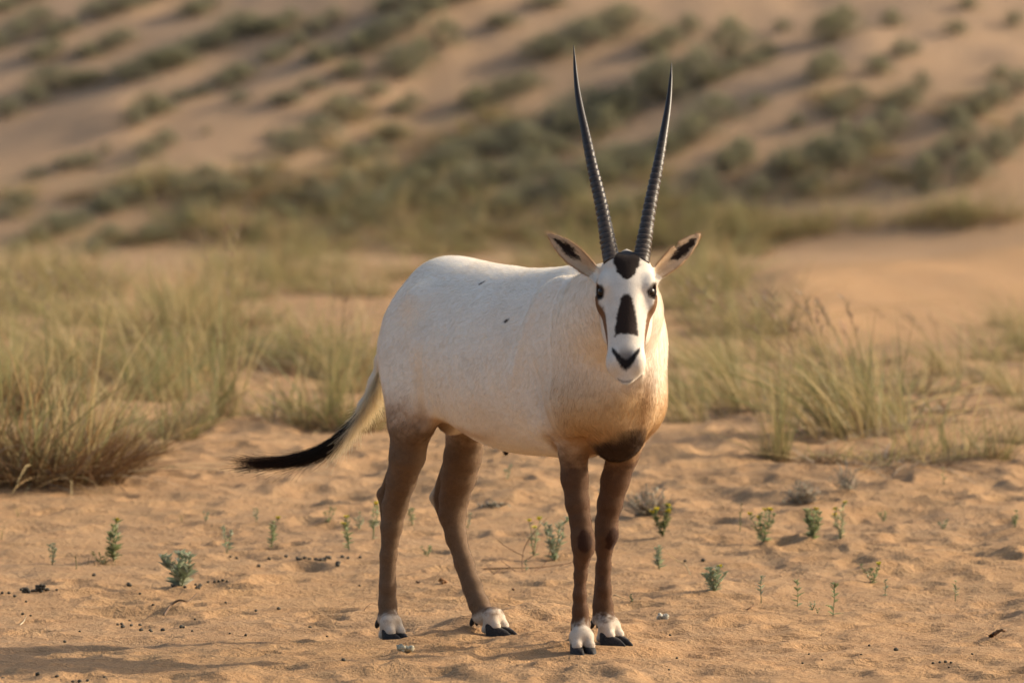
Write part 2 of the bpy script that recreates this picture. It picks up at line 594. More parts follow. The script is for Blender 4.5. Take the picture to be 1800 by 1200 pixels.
def d_trunk(p):
    X, Y, Z = p.T
    d = loft(X, Y, Z, TRUNK)
    for s in (-1, 1):
        d = smin(d, ell(p, (-.345, s * .095, .755), (.140, .080, .150), roty(.15)), .05)      # haunch
        d = smin(d, ell(p, (-.30, s * .135, .66), (.095, .055, .13), roty(-.25)), .06)       # thigh
        d = smin(d, ell(p, (-.235, s * .135, .875), (.06, .035, .03)), .05)                  # hip bone
        d = smin(d, ell(p, (.325, s * .110, .76), (.105, .058, .20), roty(.22)), .035)       # shoulder blade
        d = smin(d, ell(p, (.380, s * .112, .655), (.085, .056, .100)), .03)                 # point of the shoulder
    d = smin(d, ell(p, (.455, .0, .665), (.075, .115, .125)), .06)                           # breast
    d = smin(d, ell(p, (.425, .012, .560), (.075, .062, .060)), .03)                         # brisket
    d = smin(d, rcone(p, np.array([-.088, -.004, .540]), np.array([-.058, -.004, .503]), .013, .006), .012)
    d = smin(d, ell(p, (-.315, 0, .585), (.045, .045, .045)), .02)
    # neck
    d = smin(d, rcone(p, NECK_A, NECK_A * .45 + NECK_B * .55, .157, .112), .07)
    d = smin(d, rcone(p, NECK_A * .45 + NECK_B * .55, NECK_B, .108, .066), .05)
    # root of the tail
    for i in range(len(TAILP) - 1):
        d = smin(d, rcone(p, TAILP[i], TAILP[i + 1], TAILR[i], TAILR[i + 1]), .02)
    return d


TAILP = [np.array([-.44, -.01, .90]), np.array([-.485, -.005, .85]), PL(672, 632, 20.46), PL(660, 672, 20.475), PL(640, 712, 20.48), PL(618, 750, 20.48)]
TAILR = [.03, .020, .016, .014, .011, .007]


def d_all(p):
    d = d_trunk(p)
    for k, kk in (('HR', .035), ('HL', .035), ('FR', .018), ('FL', .022)):
        d = smin(d, d_leg(p, k), kk)
    h = d_head(p)
    for k in 'RL':
        h = smin(h, d_ear(p, k), .012)
    return smin(d, h, .028)


def surface_nets(fn, lo, hi, h, B=6):
    """sparse surface nets on a regular grid; returns verts, quads"""
    lo = np.asarray(lo, float)
    nb = np.ceil((np.asarray(hi) - lo) / (h * B)).astype(int)
    N = nb * B + 1
    g = np.stack(np.meshgrid(*[np.arange(n) for n in nb], indexing='ij'), -1).reshape(-1, 3)
    cen = lo + (g + .5) * h * B
    f = fn(cen)
    act = np.abs(f) < h * B * 0.87 * 1.3 + .003
    G = np.full(tuple(N), 1.0, np.float32)
    for b in g[(~act) & (f < 0)]:
        i, j, k = b * B
        G[i:i + B + 1, j:j + B + 1, k:k + B + 1] = -1
    off = np.stack(np.meshgrid(*[np.arange(B + 1)] * 3, indexing='ij'), -1).reshape(-1, 3)
    ab = g[act]
    for c in range(0, len(ab), 1500):
        idx = (ab[c:c + 1500, None, :] * B + off[None]).reshape(-1, 3)
        v = fn(lo + idx * h)
        G[idx[:, 0], idx[:, 1], idx[:, 2]] = v
    S = G < 0
    cnt = np.zeros(tuple(N - 1), np.uint8)
    sl = lambda d: slice(d, None) if d else slice(None, -1)
    for a in (0, 1):
        for b in (0, 1):
            for c in (0, 1):
                cnt += S[sl(a), sl(b), sl(c)]
    cells = np.argwhere((cnt > 0) & (cnt < 8))
    vid = np.full(tuple(N - 1), -1, np.int32)
    vid[cells[:, 0], cells[:, 1], cells[:, 2]] = np.arange(len(cells))
    acc = np.zeros((len(cells), 3)); num = np.zeros(len(cells))
    for ax in range(3):
        o1, o2 = [a for a in range(3) if a != ax]
        for a in (0, 1):
            for b in (0, 1):
                s = np.zeros(3, int); s[o1] = a; s[o2] = b
                e = s.copy(); e[ax] = 1
                i0 = cells + s; i1 = cells + e
                v0 = G[i0[:, 0], i0[:, 1], i0[:, 2]]; v1 = G[i1[:, 0], i1[:, 1], i1[:, 2]]
                m = (v0 < 0) != (v1 < 0)
                t = np.where(m, v0 / np.where(v0 == v1, 1, v0 - v1), 0)
                pt = i0 + t[:, None] * (e - s)
                acc += pt * m[:, None]; num += m
    V = lo + acc / np.maximum(num, 1)[:, None] * h
    Q = []
    for ax in range(3):
        o1, o2 = [(1, 2), (2, 0), (0, 1)][ax]
        a = [slice(None)] * 3; b = [slice(None)] * 3
        a[ax] = slice(None, -1); b[ax] = slice(1, None)
        ch = np.argwhere(S[tuple(a)] != S[tuple(b)])
        ok = (ch[:, o1] > 0) & (ch[:, o2] > 0) & (ch[:, o1] < N[o1] - 1) & (ch[:, o2] < N[o2] - 1)
        ch = ch[ok]
        def gid(da, db):
            q = ch.copy(); q[:, o1] += da; q[:, o2] += db
            return vid[q[:, 0], q[:, 1], q[:, 2]]
        quad = np.stack([gid(-1, -1), gid(0, -1), gid(0, 0), gid(-1, 0)], 1)
        fl = S[ch[:, 0], ch[:, 1], ch[:, 2]]
        quad[~fl] = quad[~fl][:, ::-1]
        Q.append(quad)
    Q = np.concatenate(Q)
    Q = Q[(Q >= 0).all(1)]
    return V, Q


def lap_smooth(V, Q, it, lam=.5, w=None):
    E = np.concatenate([Q[:, [0, 1]], Q[:, [1, 2]], Q[:, [2, 3]], Q[:, [3, 0]]])
    E = np.concatenate([E, E[:, ::-1]])
    n = len(V); deg = np.bincount(E[:, 0], minlength=n)[:, None]
    for i in range(it):
        for l in (lam, -lam * 1.04):
            A = np.stack([np.bincount(E[:, 0], weights=V[E[:, 1], c], minlength=n) for c in range(3)], 1) / np.maximum(deg, 1)
            V = V + l * (A - V)
    return V


def vert_normals(V, Q):
    fn = np.cross(V[Q[:, 2]] - V[Q[:, 0]], V[Q[:, 3]] - V[Q[:, 1]])
    n = np.zeros_like(V)
    for c in range(4):
        for a in range(3):
            n[:, a] += np.bincount(Q[:, c], weights=fn[:, a], minlength=len(V))
    return n / (np.linalg.norm(n, axis=1)[:, None] + 1e-12), fn


VOX = float(os.environ.get('ORYX_VOX', '0.0038'))
BV, BQ = surface_nets(d_all, (-.66, -.36, -.03), (.80, .40, 1.16), VOX)
BV = lap_smooth(BV, BQ, 4)
BN, BFN = vert_normals(BV, BQ)
# skin folds behind the shoulder and in front of the thigh, and the soft unevenness of a living flank
_X, _Y, _Z = BV.T
_tr = sstep(.012, .004, np.abs(d_trunk(BV)))
_f1 = np.exp(-((_X - (.338 + (.70 - _Z) * .22)) / .013) ** 2) * sstep(.80, .68, _Z) * sstep(.49, .54, _Z) * sstep(.09, .13, np.abs(_Y))
_f2 = np.exp(-((_X - (-.165 - (.72 - _Z) * .35)) / .018) ** 2) * sstep(.80, .68, _Z) * sstep(.55, .60, _Z) * sstep(.08, .12, np.abs(_Y))
_lump = vnoise(_X * 9 + 3, _Z * 9, 5) * .0022 + vnoise(_X * 21, _Z * 17 + _Y * 5, 6) * .0010
_sd = sstep(.06, .12, np.abs(_Y))
_rib = np.sin((_X * .93 + _Z * .36) * 2 * math.pi / .052) * sstep(.30, .18, _X) * sstep(-.16, -.05, _X) * sstep(.58, .66, _Z) * sstep(.90, .80, _Z) * _sd
_mus = _rib * .0009
_mus = _mus + .010 * np.exp(-(((_X - .285 - (_Z - .80) * .35) / .020) ** 2)) * sstep(.66, .74, _Z) * sstep(.96, .90, _Z) * _sd          # spine of the shoulder blade
_mus = _mus + .011 * np.exp(-((_X + .235) / .035) ** 2 - ((_Z - .905) / .028) ** 2) * _sd                                              # point of the hip
_mus = _mus - .008 * np.exp(-((_X + .15) / .05) ** 2 - ((_Z - .86) / .05) ** 2) * _sd                                                  # hollow of the flank
_mus = _mus - .006 * np.exp(-(((_X + .405 + (_Z - .70) * .3) / .016) ** 2)) * sstep(.58, .64, _Z) * sstep(.84, .78, _Z) * _sd            # furrow down the back of the thigh
_mus = _mus + .006 * np.exp(-((_X - .40) / .03) ** 2 - ((_Z - .66) / .05) ** 2) * _sd
BV = BV - BN * ((_f1 * .014 + _f2 * .013 - _lump - _mus) * _tr)[:, None]
BN, BFN = vert_normals(BV, BQ)


def n3(p, s, seed=0):
    """cheap 3-D-ish noise"""
    return (vnoise(p[:, 0] * s + p[:, 2] * s * .37, p[:, 2] * s + 11, seed) + vnoise(p[:, 1] * s + 7, p[:, 2] * s * .9 - p[:, 0] * s * .31, seed + 5)) * .5


def lerp(c, col, f): return c + (np.asarray(col) - c) * f[:, None]


def coat(p, nrm):
    """natural coat colours of the animal at points on its skin"""
    X, Y, Z = p.T
    c = np.tile(np.array([.80, .735, .635]), (len(p), 1))
    nz = n3(p, 14, 3); nf = n3(p, 90, 9); nff = n3(p, 260, 21)
    c = lerp(c, (.69, .59, .47), np.clip(.35 + .5 * n3(p, 5, 40) + .6 * n3(p, 19, 44), 0, 1) * .5)
    c *= (1 + .04 * nf + .05 * nff)[:, None]
    dt = d_trunk(p); dl = {k: d_leg(p, k) for k in LEGS}; dh = d_head(p); de = {k: d_ear(p, k) for k in 'RL'}
    dear = np.minimum(de['R'], de['L'])
    head = dh < np.minimum(dt, .012)
    # tan of the breast and lower shoulder
    front = sstep(.29, .45, X) * (~head)
    tan = front * sstep(.78, .58, Z + .05 * nz)
    c = lerp(c, (.52, .335, .155), np.clip(tan, 0, 1))
    c = lerp(c, (.30, .155, .065), np.clip(front * sstep(.62, .54, Z + .02 * nz) * .5, 0, 1))
    # darker stripe down the middle of the throat to the brisket
    thr = sstep(.05, .0, np.abs(Y - .03) + .012 * nf) * sstep(.42, .46, X) * sstep(.80, .66, Z) * (~head)
    c = lerp(c, (.23, .115, .045), thr * .75)
    bri = sstep(.608, .562, Z + .58 * np.maximum(np.abs(Y - .018) - .012, 0) + .012 * nf) * sstep(.33, .37, X) * sstep(.085, .065, np.abs(Y - .015)) * (~head)
    c = lerp(c, (.050, .026, .013), np.clip(bri, 0, 1))
    c = lerp(c, (.03, .02, .018), sstep(.016, .006, np.linalg.norm(p - np.array([-.055, -.004, .500]), axis=1)))
    # faint tan line low on the flank
    lin = np.exp(-((Z - (.553 + .05 * sstep(-.1, -.3, X)) + .010 * nz) / .014) ** 2) * sstep(-.32, -.2, X) * sstep(.16, -.02, X)
    c = lerp(c, (.46, .28, .13), lin * .55)
    # legs
    hz = {'HR': (.635, .505), 'HL': (.60, .485), 'FR': (.565, .470), 'FL': (.565, .475)}
    for k in LEGS:
        up, dn = hz[k]
        near = sstep(.070, .020, dl[k]) if k[0] == 'H' else sstep(.014, .004, dl[k])
        hind = k[0] == 'H'
        zz = Z + .022 * nf + .03 * nz + .012 * nff
        if hind:
            zz = zz + .05 * sstep(-.33, -.45, X) * 0
        f = near * sstep(up, dn, zz)
        base = np.array([.152, .095, .056]) if hind else np.array([.104, .053, .027])
        cc = np.tile(base, (len(p), 1)) * (1 + .10 * nf + .10 * nff + .10 * nz)[:, None]
        if hind:
            tr = sstep(up + .05, up - .06, zz) * near
            c = lerp(c, (.40, .235, .12), tr * .75)
        else:
            tr = sstep(up + .055, up - .05, zz) * sstep(.045, .010, dl[k])
            c = lerp(c, (.34, .19, .085), tr * .9)
        c = c + (cc - c) * f[:, None]
        # darker shin
        fet = CHAIN[k][-1][0]
        # white pasterns
        ff = foot_frame(k)
        zb = fet[2] - .001
        wht = sstep(zb + .010, zb - .014, Z + .014 * nf + .010 * nff - .25 * ((p - fet) @ ff[1]) * (1 if hind else .25)) * sstep(.02, .008, dl[k])
        c = lerp(c, (.56, .48, .39), wht)
        c = lerp(c, (.34, .25, .17), wht * np.clip(.1 + .9 * n3(p, 70, 63) + .4 * nff, 0, 1) * .6)
        spur = sstep(.016, .024, -((p - fet) @ ff[1])) * sstep(.0, -.010, Z - fet[2] + .004) * sstep(-.034, -.026, Z - fet[2]) * (dl[k] < .01)
        c = lerp(c, (.10, .055, .03), spur)
        if not hind:
            kn = CHAIN[k][5][0] + np.array([0, 0, -.012])
            q = p - kn
            fwd = dirl((.15 if k == 'FR' else .75, -1, 0)); fwd = fwd / np.linalg.norm(fwd)
            lat = np.cross(UP, fwd)
            e = np.sqrt(((q @ lat) / .021) ** 2 + (q[:, 2] / .032) ** 2) + .18 * nf
            c = lerp(c, (.040, .016, .008), sstep(1.05, .75, e) * ((q @ fwd) > 0))
    # cream behind the legs and tail
    tl = sstep(.0, -.01, X + .515) * sstep(.98, .85, Z)
    c = lerp(c, (.66, .58, .44), tl * .6)
    # ---- head
    u, s, n = hcoord(p)
    a = np.abs(s)
    H = sstep(.02, .0, dh)
    c = lerp(c, (.60, .545, .465), H * .8)
    c = lerp(c, (.47, .39, .31), H * np.clip(.3 + .8 * n3(p, 55, 61), 0, 1) * .30)
    fr = (nrm @ H_N) > .05
    s0 = s - .001
    # blaze
    tt = np.clip((u - .106) / (.214 - .106), 0, 1)
    hwid = np.interp(tt, [0, .12, .45, .85, 1], [.007, .0150, .0225, .0290, .0285])
    ed = np.maximum(np.abs(s0) - hwid, np.maximum(.106 - u, u - .212))
    bl = sstep(.0026, -.0026, ed + .0024 * nff + .0024 * nf) * fr * H
    c = lerp(c, (.024, .014, .010), bl)
    # dark patch between the horns
    hw2 = np.interp(u, [-.02, .02, .045, .062, .068], [.034, .032, .023, .010, .0])
    ed2 = np.maximum(np.abs(s0) - hw2, u - .068)
    c = lerp(c, (.016, .009, .006), sstep(.003, -.003, ed2 + .0030 * nff + .0034 * nf) * (n > .012) * H * (dear > .004))
    # cheek stripes
    nc = np.interp(u, [.09, .14, .20, .255], [.016, .008, .001, -.008])
    ww = np.interp(u, [.085, .10, .16, .235, .262], [.012, .0115, .0120, .0080, .001])
    st = sstep(.0025, -.0025, np.abs(n - nc) - ww + .0015 * nff) * (u > .085) * (u < .262) * (a > .028) * H
    c = lerp(c, (.145, .070, .030), st)
    # round the eye
    er = np.sqrt(((u - .080) / .0265) ** 2 + ((n - .029) / .0200) ** 2 + ((a - .0625) / .0165) ** 2)
    c = lerp(c, (.028, .018, .014), sstep(1.05, .80, er + .15 * nf) * (a > .045) * H)
    ebr = sstep(1.0, .6, np.sqrt(((u - .058) / .014) ** 2 + ((n - .026) / .016) ** 2)) * (a > .045) * H
    c = lerp(c, (.10, .06, .04), ebr * .75)
    # nose: dark nostrils that meet in a V, grey between them
    un = np.interp(a, [0, .012, .024, .034], [.288, .282, .266, .248])
    vn = np.abs(u - un) / np.interp(a, [0, .012, .022, .034], [.0125, .0135, .0125, .0095])
    f_nose = (n > -.006)
    c = lerp(c, (.11, .095, .088), sstep(.034, .0, np.abs(u - .270)) * sstep(.026, .010, a) * f_nose * H * .9)
    c = lerp(c, (.012, .010, .010), sstep(1.25, .55, vn + .18 * nff) * sstep(.037, .032, a) * f_nose * H)
    mo = sstep(.0028, .0008, np.abs(n - (-.0050 + .02 * a))) * (u > .270) * (a < .019) * H
    c = lerp(c, (.05, .03, .025), mo * .6)
    # ears
    for k in 'RL':
        t, w, nn = ear_coord(p, k)
        hw = np.interp(t, [0, .18, .42, .65, .83, 1.0], [.017, .0225, .0265, .0235, .0155, .001])
        E = sstep(.006, .001, de[k]) * (t > .02)
        c = lerp(c, (.56, .40, .245), E * .85)
        edge = sstep(.70, .95, np.abs(w) / np.maximum(hw, .003))
        c = lerp(c, (.30, .155, .065), E * np.clip(edge * .8 + sstep(.8, 1, t) * .5, 0, 1))
        inner = (nrm @ EARS[k][2]) > .15
        mid = np.interp(t, [.30, .40, .58, .78, .90], [0, .010, .0125, .0065, 0])
        pat = sstep(.0025, -.0025, np.abs(w + .001) - mid + .0062 * nff + .0040 * nf) * (t > .28) * (t < .92)
        c = lerp(c, (.022, .013, .010), pat * inner * E)
    # old scars and a few stuck burrs
    for (sx, sy, sd, r1, r2) in [(908, 564, 19.75, .0045, .008), (865, 497, 19.95, .002, .006), (740, 686, 20.05, .003, .004)]:
        q = p - PL(sx, sy, sd)
        rr = np.sqrt(((q[:, 0] * .8 + q[:, 2] * .2) / r2) ** 2 + ((q[:, 2] - q[:, 0] * .5) / r2) ** 2 + (q[:, 1] / .09) ** 2)
        c = lerp(c, (.03, .02, .016), sstep(1.1, .6, rr + .3 * nff))
    return np.clip(c, .004, .9)


BC = coat(BV, BN)

mt = NT('oryx_coat')
co = mt.obj_coord()
mp = mt.n('ShaderNodeMapping'); mt.l(co, mp.inputs[0]); mp.inputs['Scale'].default_value = (1, 1, .45)
nz1 = mt.noise(420, 3, .6, mp.outputs[0])
nz2 = mt.noise(60, 4, .6, co)
colr = mt.mix(0.22, mt.attr(), mt.ramp(nz1, [(.3, (.30, .27, .25)), (.7, (1, 1, 1))]), 'MULTIPLY')
mt.l(colr, mt.b.inputs['Base Color'])
mt.b.inputs['Roughness'].default_value = .75
mt.b.inputs['Specular IOR Level'].default_value = .1
mt.b.inputs['Sheen Weight'].default_value = .06
mt.b.inputs['Sheen Roughness'].default_value = .5
mt.l(mt.bump(nz1, .35, .002, mt.bump(nz2, .25, .004)), mt.b.inputs['Normal'])
M_COAT = mt.m

oryx = empty('oryx', tuple(OO), math.atan2(FW[1], FW[0]))
tag(oryx, 'white oryx with long black ringed horns and brown legs standing on the sand', 'oryx')
me = bpy.data.meshes.new('body')
me.vertices.add(len(BV)); me.vertices.foreach_set('co', BV.astype(np.float32).ravel())
me.loops.add(len(BQ) * 4); me.loops.foreach_set('vertex_index', BQ.astype(np.int32).ravel())
me.polygons.add(len(BQ)); me.polygons.foreach_set('loop_start', np.arange(0, len(BQ) * 4, 4, dtype=np.int32))
me.polygons.foreach_set('use_smooth', np.ones(len(BQ), bool))
me.update(); me.validate()
ca = me.color_attributes.new('Col', 'FLOAT_COLOR', 'POINT')
ca.data.foreach_set('color', np.concatenate([BC, np.ones((len(BC), 1))], 1).astype(np.float32).ravel())
me.materials.append(M_COAT)
body = link(bpy.data.objects.new('body', me), oryx)


# --- horns
hm = NT('horn')
hv = hm.noise(260, 4, .6, hm.obj_coord())
hm.l(hm.mix(.8, hm.attr(), hm.ramp(hv, [(.3, (.45, .42, .40)), (.7, (1.3, 1.25, 1.2))]), 'MULTIPLY'), hm.b.inputs['Base Color'])
hm.b.inputs['Roughness'].default_value = .42
hm.b.inputs['Specular IOR Level'].default_value = .3
hm.l(hm.bump(hv, .3, .001), hm.b.inputs['Normal'])


def horn(pts, rad, nring):
    """pts in local space; rings over the lower two thirds"""
    n = 420; t = np.linspace(0, 1, n)
    ys = np.linspace(0, 1, len(pts)); C = np.stack([cubic(ys, [p[i] for p in pts], t) for i in range(3)], 1)
    T = np.gradient(C, axis=0); T /= np.linalg.norm(T, axis=1)[:, None]
    rr = np.interp(t, [q[0] for q in rad], [q[1] for q in rad])
    seg = 28; V = []; HC = []
    ph = (t / .68) ** .93 * nring
    saw = (ph % 1.0)
    prof = np.where(saw < .68, saw / .68, (1 - saw) / .32)                      # slow swell, quick fall
    amp = np.interp(t, [0, .05, .12, .5, .64, .70], [.04, .10, .15, .15, .05, 0])
    ref = H_N
    for i in range(n):
        a1 = np.cross(T[i], ref); a1 /= np.linalg.norm(a1); a2 = np.cross(a1, T[i])
        for j in range(seg):
            th = 2 * math.pi * j / seg
            tilt = .25 * math.sin(th)                                            # rings sag to the back
            pr = np.interp((ph[i] + tilt) % 1.0, [0, .68, 1], [0, 1, 0])
            jit = .012 * math.sin(13 * t[i] * nring + 3 * th) * (t[i] < .7) + .02 * math.sin(7 * th + 40 * t[i]) * (t[i] < .15)
            r = rr[i] * (1 + amp[i] * (pr - .5) * (1 + .25 * math.sin(5.1 * int(ph[i] + tilt))) + jit)
            k_ = (.35 + .65 * pr) if t[i] < .66 else .55
            HC.append(np.array((.062, .046, .033)) * (1 - t[i]) ** .8 * k_ + np.array((.010, .008, .007)))
            V.append(C[i] + (a1 * math.cos(th) + a2 * math.sin(th)) * r)
    F = [(i * seg + j, i * seg + (j + 1) % seg, (i + 1) * seg + (j + 1) % seg, (i + 1) * seg + j) for i in range(n - 1) for j in range(seg)]
    F.append(tuple(range(seg))[::-1]); F.append(tuple((n - 1) * seg + j for j in range(seg)))
    return V, F, np.array(HC)


hd = lambda y: 19.377 + (458 - y) / 379 * .36
rad = [(0, .0215), (.05, .0210), (.25, .0170), (.45, .0147), (.62, .0120), (.80, .0082), (.93, .0042), (1.0, .0007)]
hl = [PL(x, y, hd(y)) for x, y in [(1076, 463), (1066, 410), (1055, 352), (1042, 297), (1028.5, 232), (1015, 160), (1008.5, 80)]]
hr = [PL(x, y, hd(y)) for x, y in [(1126, 463), (1134, 415), (1144, 355), (1155, 300), (1166, 240), (1176, 175), (1180.5, 111)]]
for pts, nr in ((hl, 23), (hr, 22)):
    V, F, HC = horn(pts, rad, nr)
    o = mesh_obj('horn', V, F, hm.m, oryx, colors=HC)

# --- eyes
em = NT('eye')
em.b.inputs['Base Color'].default_value = (.012, .007, .005, 1)
em.b.inputs['Roughness'].default_value = .25
em.b.inputs['Specular IOR Level'].default_value = .22
for s in (-1, 1):
    bm = bmesh.new(); bmesh.ops.create_uvsphere(bm, u_segments=24, v_segments=16, radius=.0138)
    me = bpy.data.meshes.new('eye'); bm.to_mesh(me); bm.free()
    me.polygons.foreach_set('use_smooth', [True] * len(me.polygons)); me.materials.append(em.m)
    o = link(bpy.data.objects.new('eye', me), oryx); o.location = hp(.081, s * .0565, .0265)

# --- hooves: two claws on each foot and two dew claws behind
km = NT('hoof_horn')
kv = km.noise(180, 4, .6, km.obj_coord())
km.l(km.ramp(kv, [(.3, (.012, .011, .011)), (.7, (.042, .038, .036))]), km.b.inputs['Base Color'])
km.b.inputs['Roughness'].default_value = .6
km.b.inputs['Specular IOR Level'].default_value = .12
for k in LEGS:
    c, f, l = foot_frame(k)
    hk = 1.12 if k in ('HL', 'FL') else 1.0
    for s in (-1, 1):
        V = []; F = []; ns = 22; lev = [(0.0, 1.0, 0), (.005, 1.0, 0), (.016, .94, -.003), (.027, .84, -.008), (.034, .70, -.013)]
        for (z, sc, sh) in lev:
            for j in range(ns):
                th = 2 * math.pi * j / ns
                cx, sx = math.cos(th), math.sin(th)
                fx = (.045 if cx > 0 else .026) * cx * hk
                wy = .0165 * sx * (1 - .38 * max(cx, 0) ** 1.5)
                zz = z * (1.0 - .38 * max(cx, 0)) if z > .006 else z
                V.append(c + f * (fx * sc + .014 + sh) + l * (s * (.0175 - .004 * max(cx, 0)) + wy * sc) + UP * (zz - .006))
        for i in range(len(lev) - 1):
            for j in range(ns):
                F.append((i * ns + j, i * ns + (j + 1) % ns, (i + 1) * ns + (j + 1) % ns, (i + 1) * ns + j))
        F.append(tuple(range(ns))[::-1]); F.append(tuple((len(lev) - 1) * ns + j for j in range(ns)))
        mesh_obj('hoof', V, F, km.m, oryx)
        fet = CHAIN[k][-1][0]
        a = fet - f * .024 + l * s * .0115 - UP * .010
        b = a - f * .008 - UP * .017
        V = []; F = []
        d = (b - a) / np.linalg.norm(b - a); x1 = l; x2 = np.cross(d, x1)
        for i, (t, r) in enumerate([(0, .0065), (.35, .0075), (.7, .0062), (.93, .0036), (1.0, .0015)]):
            for j in range(10):
                th = 2 * math.pi * j / 10
                V.append(a + (b - a) * t * 1.15 + (x1 * math.cos(th) * .95 + x2 * math.sin(th)) * r)
        for i in range(4):
            for j in range(10): F.append((i * 10 + j, i * 10 + (j + 1) % 10, (i + 1) * 10 + (j + 1) % 10, (i + 1) * 10 + j))
        F.append(tuple(range(10))[::-1]); F.append(tuple(40 + j for j in range(10)))
        mesh_obj('dew_claw', V, F, km.m, oryx)
# =================================================================== fur and tail (hair strands, children of the oryx)
fm = NT('fur')
fm.t.nodes.remove(fm.b)
fa = fm.attr('strand_color')
df = fm.n('ShaderNodeBsdfDiffuse'); fm.l(fa, df.inputs[0]); df.inputs[1].default_value = .6
tr = fm.n('ShaderNodeBsdfTranslucent'); fm.l(fa, tr.inputs[0])
gl = fm.n('ShaderNodeBsdfGlossy'); gl.inputs[1].default_value = .45; gl.inputs[0].default_value = (.6, .55, .5, 1)
m1 = fm.n('ShaderNodeMixShader'); m1.inputs[0].default_value = .35; fm.l(df.outputs[0], m1.inputs[1]); fm.l(tr.outputs[0], m1.inputs[2])
m2 = fm.n('ShaderNodeMixShader'); m2.inputs[0].default_value = .02; fm.l(m1.outputs[0], m2.inputs[1]); fm.l(gl.outputs[0], m2.inputs[2])
fm.l(m2.outputs[0], fm.out.inputs[0])
M_FUR = fm.m


def hair_obj(name, pts, rad, col, parent):
    """pts (N, K, 3), rad (N, K), col (N, 3)"""
    N, K, _ = pts.shape
    hc = bpy.data.hair_curves.new(name)
    hc.add_curves([K] * N)
    hc.attributes['position'].data.foreach_set('vector', pts.astype(np.float32).ravel())
    ra = hc.attributes.get('radius') or hc.attributes.new('radius', 'FLOAT', 'POINT')
    ra.data.foreach_set('value', rad.astype(np.float32).ravel())
    ca = hc.attributes.new('strand_color', 'FLOAT_COLOR', 'CURVE')
    ca.data.foreach_set('color', np.concatenate([col, np.ones((N, 1))], 1).astype(np.float32).ravel())
    hc.materials.append(M_FUR)
    return link(bpy.data.objects.new(name, hc), parent)


NF = 230000
farea = np.linalg.norm(BFN, axis=1) * .5
wgt = farea * np.where((BV[BQ[:, 0], 2] < .5) | (BV[BQ[:, 0]] @ H_N > H_O @ H_N - .1) * (d_head(BV[BQ[:, 0]]) < .01), 1.7, 1.0)
fi = rng.choice(len(BQ), NF, p=wgt / wgt.sum())
a, b = rng.random((2, NF, 1))
q = BQ[fi]
root = (BV[q[:, 0]] * (1 - a) + BV[q[:, 1]] * a) * (1 - b) + (BV[q[:, 3]] * (1 - a) + BV[q[:, 2]] * a) * b
nr = BN[q[:, 0]]
cl = BC[q[:, 0]]
X, Y, Z = root.T
dhd = d_head(root); dll = np.min([d_leg(root, k) for k in LEGS], axis=0); der = np.minimum(d_ear(root, 'R'), d_ear(root, 'L'))
ishead = dhd < .008; isear = der < .006; isleg = (dll < .01) & (Z < .55)
flow = np.stack([np.full(NF, -.75), np.zeros(NF), np.full(NF, -.65)], 1)
flow[(X > .40)] = (.1, 0, -1)
flow[isleg] = (0, 0, -1)
flow[ishead] = -H_U
for k in 'RL':
    m = d_ear(root, k) < .006
    flow[m] = EARS[k][1]
flow = flow + rng.normal(0, .14, (NF, 3)) + .55 * np.stack([n3(root, 16, 70), n3(root, 16, 80), n3(root, 16, 90)], 1)
flow -= nr * (flow * nr).sum(1)[:, None]
flow /= np.linalg.norm(flow, axis=1)[:, None] + 1e-9
ln = np.full(NF, .0125); ln[isleg] = .0075; ln[ishead] = .0050; ln[isear] = .0075; ln[(X > .40) & ~ishead & ~isleg] = .017
ln *= rng.uniform(.6, 1.25, NF)
lift = np.where(isear, .45, np.where(ishead, .25, .30)) + rng.normal(0, .08, NF)
K = 4
t = np.linspace(0, 1, K)[None, :, None]
pts = root[:, None] - nr[:, None] * .0008 + flow[:, None] * (ln[:, None, None] * t) + nr[:, None] * (ln * lift)[:, None, None] * (t - .45 * t * t)
rad = np.where(isleg | ishead | isear, .00016, .00022)[:, None] * (1 - .8 * t[:, :, 0])
cj = cl * (rng.normal(1.0, .06, NF) - .18 * (rng.random(NF) < .06))[:, None]
cj = np.clip(cj * (1.05 + .10 * n3(root, 34, 95) + .06 * n3(root, 110, 97))[:, None], .004, .9)
keepm = cl.mean(1) > -1
hair_obj('fur', pts[keepm], rad[keepm], cj[keepm], oryx)

# whiskers and eye lashes are skipped by the camera at this size; the tail is not
TC = [PL(x, y, 20.47 + .0 * y) for x, y in [(672, 628), (660, 664), (645, 702), (625, 736), (601, 765), (572, 787), (538, 801), (498, 809), (455, 812), (420, 811)]]
ts = np.linspace(0, 1, len(TC))


def tail_c(t): return np.stack([cubic(ts, [c[i] for c in TC], t) for i in range(3)], -1)


